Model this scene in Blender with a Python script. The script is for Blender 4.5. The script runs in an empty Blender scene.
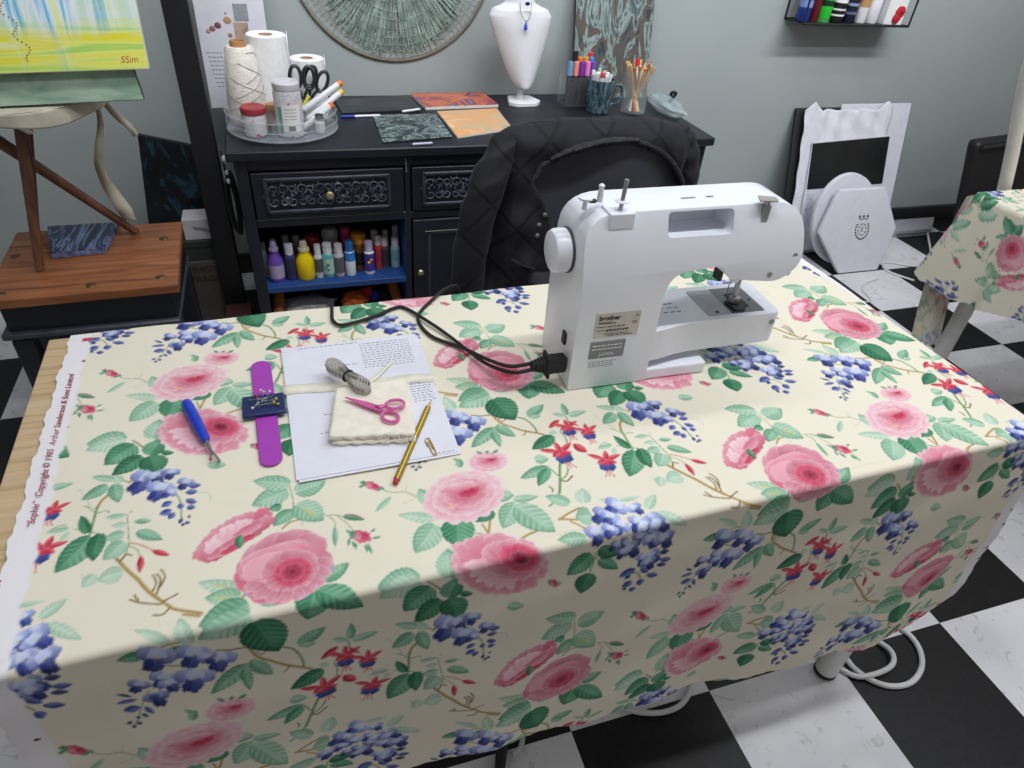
# recreated craft room: every object is built here from code
import math, json
import numpy as np
# ------------------------------------------------------------------ printed fabric (pattern drawn in millimetres on the cloth)
PU=np.array([351.5,265.6]); PV=np.array([301.7,-308.1])
PE=np.array([[-.0218,-.0186],[.0262,-.0362],[.0899,-.0774],[-.0351,.194],[-.0915,-.0362]])
class Paint:
    def __init__(s,x0,y0,x1,y1):
        s.x0,s.y0=x0,y0; s.w,s.h=int(x1-x0),int(y1-y0)
        s.c=np.zeros((s.h,s.w,3),np.float32); s.a=np.zeros((s.h,s.w),np.float32); s.rng=np.random.RandomState(7)
    def win(s,xa,ya,xb,yb):
        i0=max(0,int(xa-s.x0)-2); i1=min(s.w,int(xb-s.x0)+3); j0=max(0,int(ya-s.y0)-2); j1=min(s.h,int(yb-s.y0)+3)
        if i1<=i0 or j1<=j0: return None
        X,Y=np.meshgrid(np.arange(i0,i1)+s.x0+.5,np.arange(j0,j1)+s.y0+.5)
        return (slice(j0,j1),slice(i0,i1)),X,Y
    def over(s,sl,col,al):
        al=np.clip(al,0,1).astype(np.float32)[...,None]
        s.c[sl]=s.c[sl]*(1-al)+np.asarray(col,np.float32)*al; s.a[sl]=s.a[sl]*(1-al[...,0])+al[...,0]
    def leaf(s,b,t,w,base,hi,lo,veins=True,op=1.0,plain=False,rim=None):
        b=np.array(b,float);t=np.array(t,float);d=t-b;L=np.hypot(*d)+1e-6;e=d/L;n=np.array([-e[1],e[0]])
        W=s.win(min(b[0],t[0])-w*.7,min(b[1],t[1])-w*.7,max(b[0],t[0])+w*.7,max(b[1],t[1])+w*.7)
        if W is None:return
        sl,X,Y=W; x=((X-b[0])*e[0]+(Y-b[1])*e[1])/L; y=(X-b[0])*n[0]+(Y-b[1])*n[1]
        bend=s.rng.uniform(-.06,.06)*w; y=y-bend*np.sin(np.pi*np.clip(x,0,1))
        xc=np.clip(x,0,1)
        if plain: prof=np.sin(np.pi*xc**.9)**.8
        else: prof=np.where(xc<.38,np.sqrt(np.clip(1-((xc-.38)/.40)**2,0,1)),np.clip(1-np.abs((xc-.38)/.62)**1.9,0,1)**.95)
        hw=w/2*prof
        ns=max(5,int(L/5.5))
        if not plain and w>9: hw=hw*(1+.09*(np.mod(xc*ns-.25*np.abs(y)/(w/2),1)-.5)*(prof>.15))
        al=np.clip((hw-np.abs(y))+.5,0,1)*((x>-.01)&(x<1.01))
        yn=y/(w/2+1e-6)
        base,hi,lo=[np.array(k,float) for k in (base,hi,lo)]
        side=np.clip(.5+.5*np.tanh(yn*5),0,1)
        k=side*.75+.15*np.sin(xc*7+s.rng.uniform(0,6))+.18*(1-np.abs(yn))
        col=base+(hi-base)*np.clip(k,0,1)[...,None]
        if veins and w>10:
            ph=(xc*L-np.abs(y)*.75)/(L/6.5)
            sv=np.cos(2*np.pi*ph)
            v=np.clip(sv-.2,0,1)*.6*np.clip(np.abs(yn)*2.2,0,1)
            col=col+(hi*1.06-col)*np.clip(v,0,1)[...,None]
            dk=np.clip(-sv-.15,0,1)*np.clip(np.abs(yn)*1.8,0,1)*.62
            col=col+(lo-col)*dk[...,None]
            mid=np.clip(1-np.abs(y)/1.0,0,1)*(xc<.93); col=col+(np.minimum(hi*1.12,250)-col)*(mid*.7)[...,None]
        if not plain:
            edge=np.clip(1-(hw-np.abs(y))/(w*.10+.8),0,1)*(yn<0.1); col=col+(lo-col)*(edge*.75)[...,None]
            tipk=np.clip((xc-.72)/.28,0,1); col=col+(lo-col)*(tipk*.6)[...,None]
        if rim is not None:
            r=np.clip(1-(hw-np.abs(y))/2.2,0,1)*(yn>0); col=col+(np.array(rim)-col)*r[...,None]
        s.over(sl,col,al*op)
    def ell(s,c,a,b,cin,cout,rag=.08,k=5,op=1.,grad=None,soft=1.,rim=None,rimw=.16):
        """petal: ellipse centre c, half axes a,b (vectors), colour cin at gradient start to cout"""
        c=np.array(c,float);a=np.array(a,float);b=np.array(b,float)
        R=max(np.hypot(*a),np.hypot(*b))*(1.15+rag)
        W=s.win(c[0]-R,c[1]-R,c[0]+R,c[1]+R)
        if W is None:return
        sl,X,Y=W;M=np.linalg.inv(np.array([a,b]).T)
        dx,dy=X-c[0],Y-c[1];p=M[0,0]*dx+M[0,1]*dy;q=M[1,0]*dx+M[1,1]*dy
        th=np.arctan2(q,p);rho=np.hypot(p,q)
        rr=1+rag*.6*np.sin(k*th+s.rng.uniform(0,6))+rag*.5*np.sin((2*k+1)*th+s.rng.uniform(0,6))
        m=min(np.hypot(*a),np.hypot(*b))
        al=np.clip((rr-rho)*m/soft+.5,0,1)
        g=(q*.5+.5) if grad is None else (p*grad[0]+q*grad[1])*.5+.5
        g=np.clip(g+.10*np.sin(p*6+s.rng.uniform(0,6))*rho,0,1)
        cin,cout=np.array(cin,float),np.array(cout,float)
        col=cin+(cout-cin)*g[...,None]
        if rim is not None:
            r=np.clip(1-(rr-rho)/rimw,0,1)*np.clip(g*1.6-.3,0,1); col=col+(np.array(rim,float)-col)*(r*.85)[...,None]
        s.over(sl,col,al*op)
    def stroke(s,pts,w,c1,c2,op=1.):
        P=np.array(pts,float).reshape(-1,2)
        if len(P)>2: # smooth
            Q=[]
            for i in range(len(P)-1):
                p0,p1,p2,p3=P[max(i-1,0)],P[i],P[i+1],P[min(i+2,len(P)-1)]
                for t in np.linspace(0,1,5,endpoint=False):
                    Q.append(.5*((2*p1)+(p2-p0)*t+(2*p0-5*p1+4*p2-p3)*t*t+(3*p1-p0-3*p2+p3)*t**3))
            P=np.array(Q+[P[-1]])
        W=s.win(P[:,0].min()-w,P[:,1].min()-w,P[:,0].max()+w,P[:,1].max()+w)
        if W is None:return
        sl,X,Y=W;best=np.full(X.shape,1e9);sg=np.zeros(X.shape)
        for A,B in zip(P[:-1],P[1:]):
            d=B-A;l2=d@d+1e-9;t=np.clip(((X-A[0])*d[0]+(Y-A[1])*d[1])/l2,0,1)
            ex,ey=X-A[0]-t*d[0],Y-A[1]-t*d[1];dist=np.hypot(ex,ey);k=dist<best
            best=np.where(k,dist,best);sg=np.where(k,(d[0]*ey-d[1]*ex)/np.sqrt(l2),sg)
        al=np.clip(w/2-best+.5,0,1)*min(1,w/1.0+.15)
        g=np.clip(.5+sg/max(w,1),0,1)[...,None]
        s.over(sl,np.array(c1,float)*(1-g)+np.array(c2,float)*g,al*op)
PINK=dict(deep=(168,40,68),mid=(210,112,134),lite=(230,166,180),white=(243,215,221),lav=(196,170,206))
def flower(P,kind,c,a,b,e):
    c,a,b,e=[np.array(k,float) for k in (c,a,b,e)]; R=P.rng; K={k:np.array(v,float) for k,v in PINK.items()}
    la,lb=np.hypot(*a),np.hypot(*b)
    def ring(n,r,sz,cin,cout,rim,ph=0.,wide=1.15,jit=.12,rag=.10,toward=0.,a0=0,a1=2*np.pi,op=1.):
        for i in range(n):
            th=ph+a0+(a1-a0)*(i+R.uniform(-jit,jit))/n
            u=np.cos(th)*a+np.sin(th)*b; pos=c+e*toward+u*r
            ax=(-np.sin(th)*a+np.cos(th)*b); ax=ax*sz*wide; rad=u*sz
            P.ell(pos,ax,rad,cin,cout,rag=rag,k=3+R.randint(3),op=op,rim=rim)
    if kind=='R':
        D,Md,Li,Wh,Lv=K['deep'],K['mid'],K['lite'],K['white'],K['lav']
        def pet(th,r,wd,ln,c1,c2,rim=None,tw=0.,off=0.,rag=.07):
            u=np.cos(th)*a+np.sin(th)*b; t_=-np.sin(th)*a+np.cos(th)*b
            P.ell(c+e*off+u*r,t_*wd+u*tw,u*ln-t_*tw,c1,c2,rag=rag,k=2+R.randint(2),rim=rim,rimw=.11)
        d2=np.pi/180
        for th,r,wd,ln in ((200,.70,.42,.26),(222,.72,.40,.30)): pet(-th*d2,r,wd,ln,Md*.86,Lv,Lv,rag=.1)      # lavender outer, lower left
        pet(150*d2*-1,.70,.44,.30,Md*.9,Md,Li); 
        for th,wd,ln,q in ((-128,.40,.30,.98),(-98,.46,.30,1.02),(-62,.44,.32,1.0),(-30,.38,.30,1.04)): pet(th*d2,.72,wd,ln,Md*.90*q,Li*.98,Wh)
        pet(178*d2,.74,.42,.28,Md*.92,Md*1.06,Li); pet(205*d2,.66,.40,.30,Md*.9,Li*.95,Li)
        P.ell(c+b*.12+a*.04,a*.86,b*.80,Li*.98,Md,rag=.04,grad=(.1,.9))
        for th in (25,52,80,108,136): pet(th*d2,.74,.30,.26,Md*1.02,Lv if th<90 else Md*1.05,Li,rag=.08)
        for i,th in enumerate((18,36,54,72,90,108,126,146,166)):                                              # folds fanning to the lower edge
            pet(th*d2,.60,.17,.34,Md*.86,Li,Wh,tw=.06,off=.25,rag=.07)
        P.ell(c-b*.34-a*.16,a*.74,-b*.34,Md*1.08,Li*1.02,rag=.05,rim=Wh,rimw=.09); P.ell(c-b*.12-a*.34,a*.52,-b*.38,Li,Li*1.04,rag=.05,rim=Wh,rimw=.09)
        for th,r,wd,ln,q in ((-150,.46,.40,.24,1.04),(-110,.46,.42,.24,1.02),(-65,.46,.40,.22,1.),(-20,.46,.34,.22,1.),(20,.46,.30,.22,.98),(60,.44,.32,.22,.96),(100,.42,.32,.22,.96),(145,.44,.34,.24,1.)): pet(th*d2,r*.86,wd*.8,ln*.82,Md*.92*q,Li*.98,Wh,off=.72)
        for i in range(8): pet(i*.785+.2,.27,.20,.14,D*1.16,Md*1.06,Li,off=1.)
        for i in range(7): pet(i*.9+.5,.16,.14,.10,D*1.02,Md*.98,Li*.95,off=1.)
        P.ell(c+e,a*.11,b*.10,D*.9,D*1.12,rag=.2)
        for i in range(4): pet(i*1.6,.06,.07,.045,D*.82,Md*.85,None,off=1.)
        for i in range(9):
            th=np.pi*(.10+.85*i/8);u=np.cos(th)*a+np.sin(th)*b; P.stroke(np.ravel([c+e*.6+u*.32,c+e*.3+u*.55,c+u*.80]),1.2,D*1.1,Md,op=.42)
    elif kind=='S':
        Md,Li,Wh,D=K['mid'],K['lite'],K['white'],K['deep']
        P.ell(c-a*.05,a*.86,b*.62,Md*.95,Md*1.05,rag=.12,k=6)
        for x_,y_,w_,h_,t1,t2 in ((-.80,-.05,.24,.42,Md,Li),(-.62,-.42,.26,.34,Md*.9,Md*1.08),(.66,.10,.30,.52,Md*.92,Md*1.1),(.40,-.25,.34,.42,Md*.9,Li*.96),(.72,-.2,.22,.34,Md*.95,Li)): P.ell(c+a*x_+b*y_,a*w_,b*h_,t1,t2,rag=.14,k=4,rim=Li)
        for x_,y_,w_,h_ in ((-.30,.52,.26,.34),(.05,.60,.24,.32),(.34,.48,.24,.34),(-.55,.34,.22,.34)): P.ell(c+a*x_+b*y_,a*w_,b*h_,Md*1.02,Li,rag=.14,k=4,rim=Wh)
        for x_,y_,w_,h_ in ((-.40,.02,.34,.46),(-.12,.22,.34,.40),(-.55,-.10,.22,.34),(.16,.20,.30,.36)): P.ell(c+a*x_+b*y_,a*w_,b*h_,Li*1.02,Wh*1.01,rag=.13,k=4,rim=Wh)
        for x_,y_,w_,h_ in ((-.42,-.46,.36,.24),(-.05,-.36,.40,.24),(.30,-.12,.36,.24)): P.ell(c+a*x_+b*y_,a*w_,-b*h_,Md*.98,Li,rag=.12,k=3,rim=Wh)
        for x_,y_ in ((-.2,-.62),(.1,-.52)): P.ell(c+a*x_+b*y_,a*.3,-b*.16,D*1.2,Md,rag=.12,rim=Li)
        for i in range(7): q=c+a*(-.6+.2*i)+b*R.uniform(-.1,.3); P.stroke(np.ravel([q,q+a*.06+b*.18,q+a*.08+b*.36]),1.0,Md,Li,op=.55)
        P.leaf(c+a*.06-b*.20,c-a*.10-b*.78,la*.20,(60,118,90),(116,166,134),(46,96,74))
    elif kind in 'Pr':
        li=K['lite'];wh=K['white']
        P.ell(c,a*.96,b*.92,li*1.0,wh,rag=.12,k=7)
        n=13 if kind=='P' else 8
        ring(n,.72,.36,K['mid']*1.08,wh,wh*1.01,wide=1.2,rag=.16)
        ring(n-2,.52,.33,K['mid']*1.04,wh*.99,wh,ph=.3,wide=1.25,rag=.16,toward=.2)
        ring(n-4,.33,.27,K['mid']*.96,li*1.03,wh,ph=.1,wide=1.25,rag=.16,toward=.6)
        if kind=='P': P.ell(c-a*.33-b*-.35,a*.05,b*.10,(238,170,120),(245,205,170),rag=.2)
        ring(6,.17,.15,K['deep']*1.1,K['mid']*1.08,li,ph=.4,wide=1.3,rag=.15,toward=1.)
        P.ell(c+e,a*.10,b*.08,K['deep'],K['deep']*1.2,rag=.2)
        for i in range(7): P.ell(c+e+a*R.uniform(-.22,.22)+b*R.uniform(-.22,.22),a*.055,b*.05,K['deep']*1.1,K['mid'],rag=.2)
        P.ell(c-a*.1-b*.40+0*e,a*.48,-b*.20,K['mid']*1.05,wh,rag=.12,rim=wh)
        if kind=='r':
            for s_ in (-.6,0,.6): P.leaf(c-b*.8+a*s_*.5,c-b*1.15+a*s_,la*.18,(80,140,110),(120,170,140),(60,110,90),plain=True)
    elif kind=='Q':
        li=K['lite'];wh=K['white']
        P.ell(c,a*.92,b*.86,li,K['mid'],rag=.08)
        P.ell(c-a*.70+b*.05,a*.32,b*.40,li,wh,rag=.12,rim=wh); P.ell(c-a*.35-b*-.5,a*.35,b*.42,li,wh,rag=.1,rim=wh)
        P.ell(c-a*.42-b*.55,a*.34,-b*.36,K['mid'],li,rag=.1,rim=wh); P.ell(c+a*.2-b*.72,a*.36,-b*.26,K['mid'],li,rag=.1,rim=wh)
        ring(11,.66,.34,K['mid']*1.02,li,wh,wide=1.2,rag=.12,toward=.1)
        for i in range(6):
            th=np.pi*(.55+.5*i/5);u=np.cos(th)*a+np.sin(th)*b
            P.ell(c+u*.45+e*.3,(-np.sin(th)*a+np.cos(th)*b)*.15,u*.42,K['mid']*1.05,wh,rag=.1,rim=wh)
        ring(9,.40,.25,K['mid']*.95,li,wh,ph=.2,toward=.7,wide=1.2)
        ring(8,.26,.19,K['deep']*1.1,K['mid']*1.08,li,ph=.5,toward=1.,wide=1.2)
        P.ell(c+e,a*.19,b*.19,K['deep']*.82,K['deep'],rag=.12)
        ring(6,.13,.09,K['deep']*.75,K['mid']*.92,K['lite'],ph=.1,toward=1.)
    elif kind=='u':
        P.ell(c,a*.9,b*.9,K['mid']*.95,K['mid']*1.05,rag=.14); P.ell(c+a*.2,a*.5,b*.6,K['deep']*1.15,K['mid'],rag=.15); P.ell(c-a*.35,a*.35,b*.55,K['mid'],K['lite'],rag=.15)
        P.ell(c-a*.85,a*.25,b*.6,(80,130,100),(120,165,135),rag=.15)
GREEN=dict(d=((74,138,104),(130,182,150),(48,104,78)),D=((50,110,80),(92,152,118),(32,80,60)),m=((112,164,134),(162,200,174),(76,132,102)),l=((146,188,160),(186,214,192),(106,158,128)),p=((180,206,184),(204,222,204),(146,186,160)))
ALM=dict(B=((62,74,140),(124,136,190),(40,48,104)),b=((50,60,104),(92,102,148),(36,44,82)),R=((176,38,58),(222,104,112),(140,24,46)),g=((76,134,104),(120,170,140),(60,110,86)))
STR=dict(tan=((150,118,62),(206,180,120)),olive=((122,132,80),(170,176,128)),green=((84,132,88),(150,178,130)),brown=((98,80,46),(140,116,70)),red=((176,50,64),(210,110,110)),pale=((176,198,168),(196,210,184)))
def floret(P,c,k,sh):
    c=np.array(c,float);k=np.array(k,float);n=np.array([-k[1],k[0]]);L=np.hypot(*k)
    f=1.0+.045*(-sh); pale=np.array((186,194,226.))*(1.09 if sh==-2 else .98 if sh==1 else 1.03);mid=np.array((116,130,190.))*(1.08 if sh==-2 else .86 if sh==1 else 1.);dk=np.array((54,64,134.))*(1.1 if sh==-2 else .86 if sh==1 else 1.)
    S=max(L*.74,7.)*(1.28 if sh==-2 else 1.12); e=k/L;nn=n/L
    P.ell(c+nn*S*.48-e*S*.1,nn*S*.62,e*S*.60,pale,mid,rag=.10,rim=dk); P.ell(c-nn*S*.48-e*S*.1,nn*S*.62,e*S*.60,pale,mid,rag=.10,rim=dk)
    P.ell(c-e*S*.15,nn*S*.5,e*S*.5,np.minimum(pale*1.12,252),pale*.98,rag=.12)
    P.ell(c+e*S*.75+nn*S*.16,nn*S*.42,e*S*.62,mid*.9,dk,rag=.15); P.ell(c+e*S*.8-nn*S*.25,nn*S*.26,e*S*.5,dk*1.1,dk*.85,rag=.15)
    P.ell(c+e*S*.1,nn*S*.10,e*S*.14,(215,214,170),(190,180,150),rag=.1)
def fuchsia(P,c,k):
    c=np.array(c,float);k=np.array(k,float);L=np.hypot(*k);e=k/L;n=np.array([-e[1],e[0]])
    for s_ in (-.2,0,.22): P.stroke(np.ravel([c+e*L*.3,c+e*L*.75+n*L*s_*.4,c+e*L*(1.05+abs(s_)*.3)+n*L*s_]),1.1,(190,60,80),(214,110,120))
    P.ell(c+e*L*.42+n*L*.15,n*L*.24,e*L*.30,(92,102,168),(54,60,126),rag=.12); P.ell(c+e*L*.42-n*L*.14,n*L*.24,e*L*.30,(106,116,180),(58,64,132),rag=.12)
    P.ell(c+e*L*.16,n*L*.22,e*L*.20,(222,96,112),(200,52,76),rag=.12)
    for th,l in ((2.0,.85),(-2.0,.9),(1.15,.55),(-1.1,.5),(3.0,.62)):
        d=e*math.cos(th)+n*math.sin(th); P.leaf(c+e*L*.02,c+d*L*l,L*.27,(196,48,72),(228,116,126),(160,30,56),veins=False,plain=True)
def draw_unit(CAT):
    xs=[];ys=[]
    for o in CAT:
        if o[0] in 'LAOU': xs.append(o[1]);ys.append(o[2])
        if o[0]=='F': xs.append(o[2]);ys.append(o[3])
    P=Paint(min(xs)-75,min(ys)-75,max(xs)+75,max(ys)+75)
    for o in CAT:
        t=o[0]
        if t=='S': P.stroke(o[3:],max(1.2,o[1]*.55+.5) if o[1]>1.5 else 1.0,*STR[o[2]],op=1 if o[2]!='pale' else .8)
        elif t=='L':
            tn=o[6]; g=GREEN[tn[0]]
            P.leaf(o[1:3],o[3:5],max(o[5],3),*g,plain=o[5]<9,rim=(188,60,84) if 'r' in tn else None)
            if 'y' in tn:
                b=np.array(o[1:3],float);d=np.array(o[3:5],float)-b;n=np.array([-d[1],d[0]])
                P.ell(b+d*.5,d*.22,n/np.hypot(*n)*o[5]*.10,(196,190,112),(206,204,140),rag=.2,op=.7)
        elif t=='A': P.leaf(o[1:3],o[3:5],max(o[5],2.4),*ALM[o[6]],veins=False,plain=True)
        elif t=='O': floret(P,o[1:3],o[3:5],o[5])
        elif t=='U': fuchsia(P,o[1:3],o[3:5])
        elif t=='F': flower(P,o[1],o[2:4],o[4:6],o[6:8],o[8:10])
    return P
CREAM=np.array((237,230,212.))
def sheet(CAT,x0,y0,x1,y1):
    """compose the repeat over a rectangle of pattern space (mm); returns function (x,y)->srgb"""
    P=draw_unit(CAT); w,h=int(x1-x0),int(y1-y0)
    img=np.empty((h,w,3),np.float32); img[:]=CREAM
    for i in range(-4,7):
        for j in range(-5,6):
            d=PU*i+PV*j; ox,oy=int(round(P.x0+d[0]-x0)),int(round(P.y0+d[1]-y0))
            a0,a1=max(0,ox),min(w,ox+P.w); b0,b1=max(0,oy),min(h,oy+P.h)
            if a1<=a0 or b1<=b0: continue
            sx=slice(a0-ox,a1-ox);sy=slice(b0-oy,b1-oy); al=P.a[sy,sx][...,None]
            img[b0:b1,a0:a1]=img[b0:b1,a0:a1]*(1-al)+P.c[sy,sx]
    def sample(x,y):
        fx=np.clip(x-x0-.5,0,w-2);fy=np.clip(y-y0-.5,0,h-2);i=fx.astype(int);j=fy.astype(int);u=(fx-i)[:,None];v=(fy-j)[:,None]
        return img[j,i]*(1-u)*(1-v)+img[j,i+1]*u*(1-v)+img[j+1,i]*(1-u)*v+img[j+1,i+1]*u*v
    return sample,img
def pattern_xy(s,t):
    B=[s*s,s*t,t*t,np.maximum(-t,0),np.maximum(-t,0)*s]; x=s.copy();y=t.copy()
    for k in range(5): x=x+B[k]*PE[k,0]; y=y+B[k]*PE[k,1]
    return x*1000,y*1000
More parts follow.
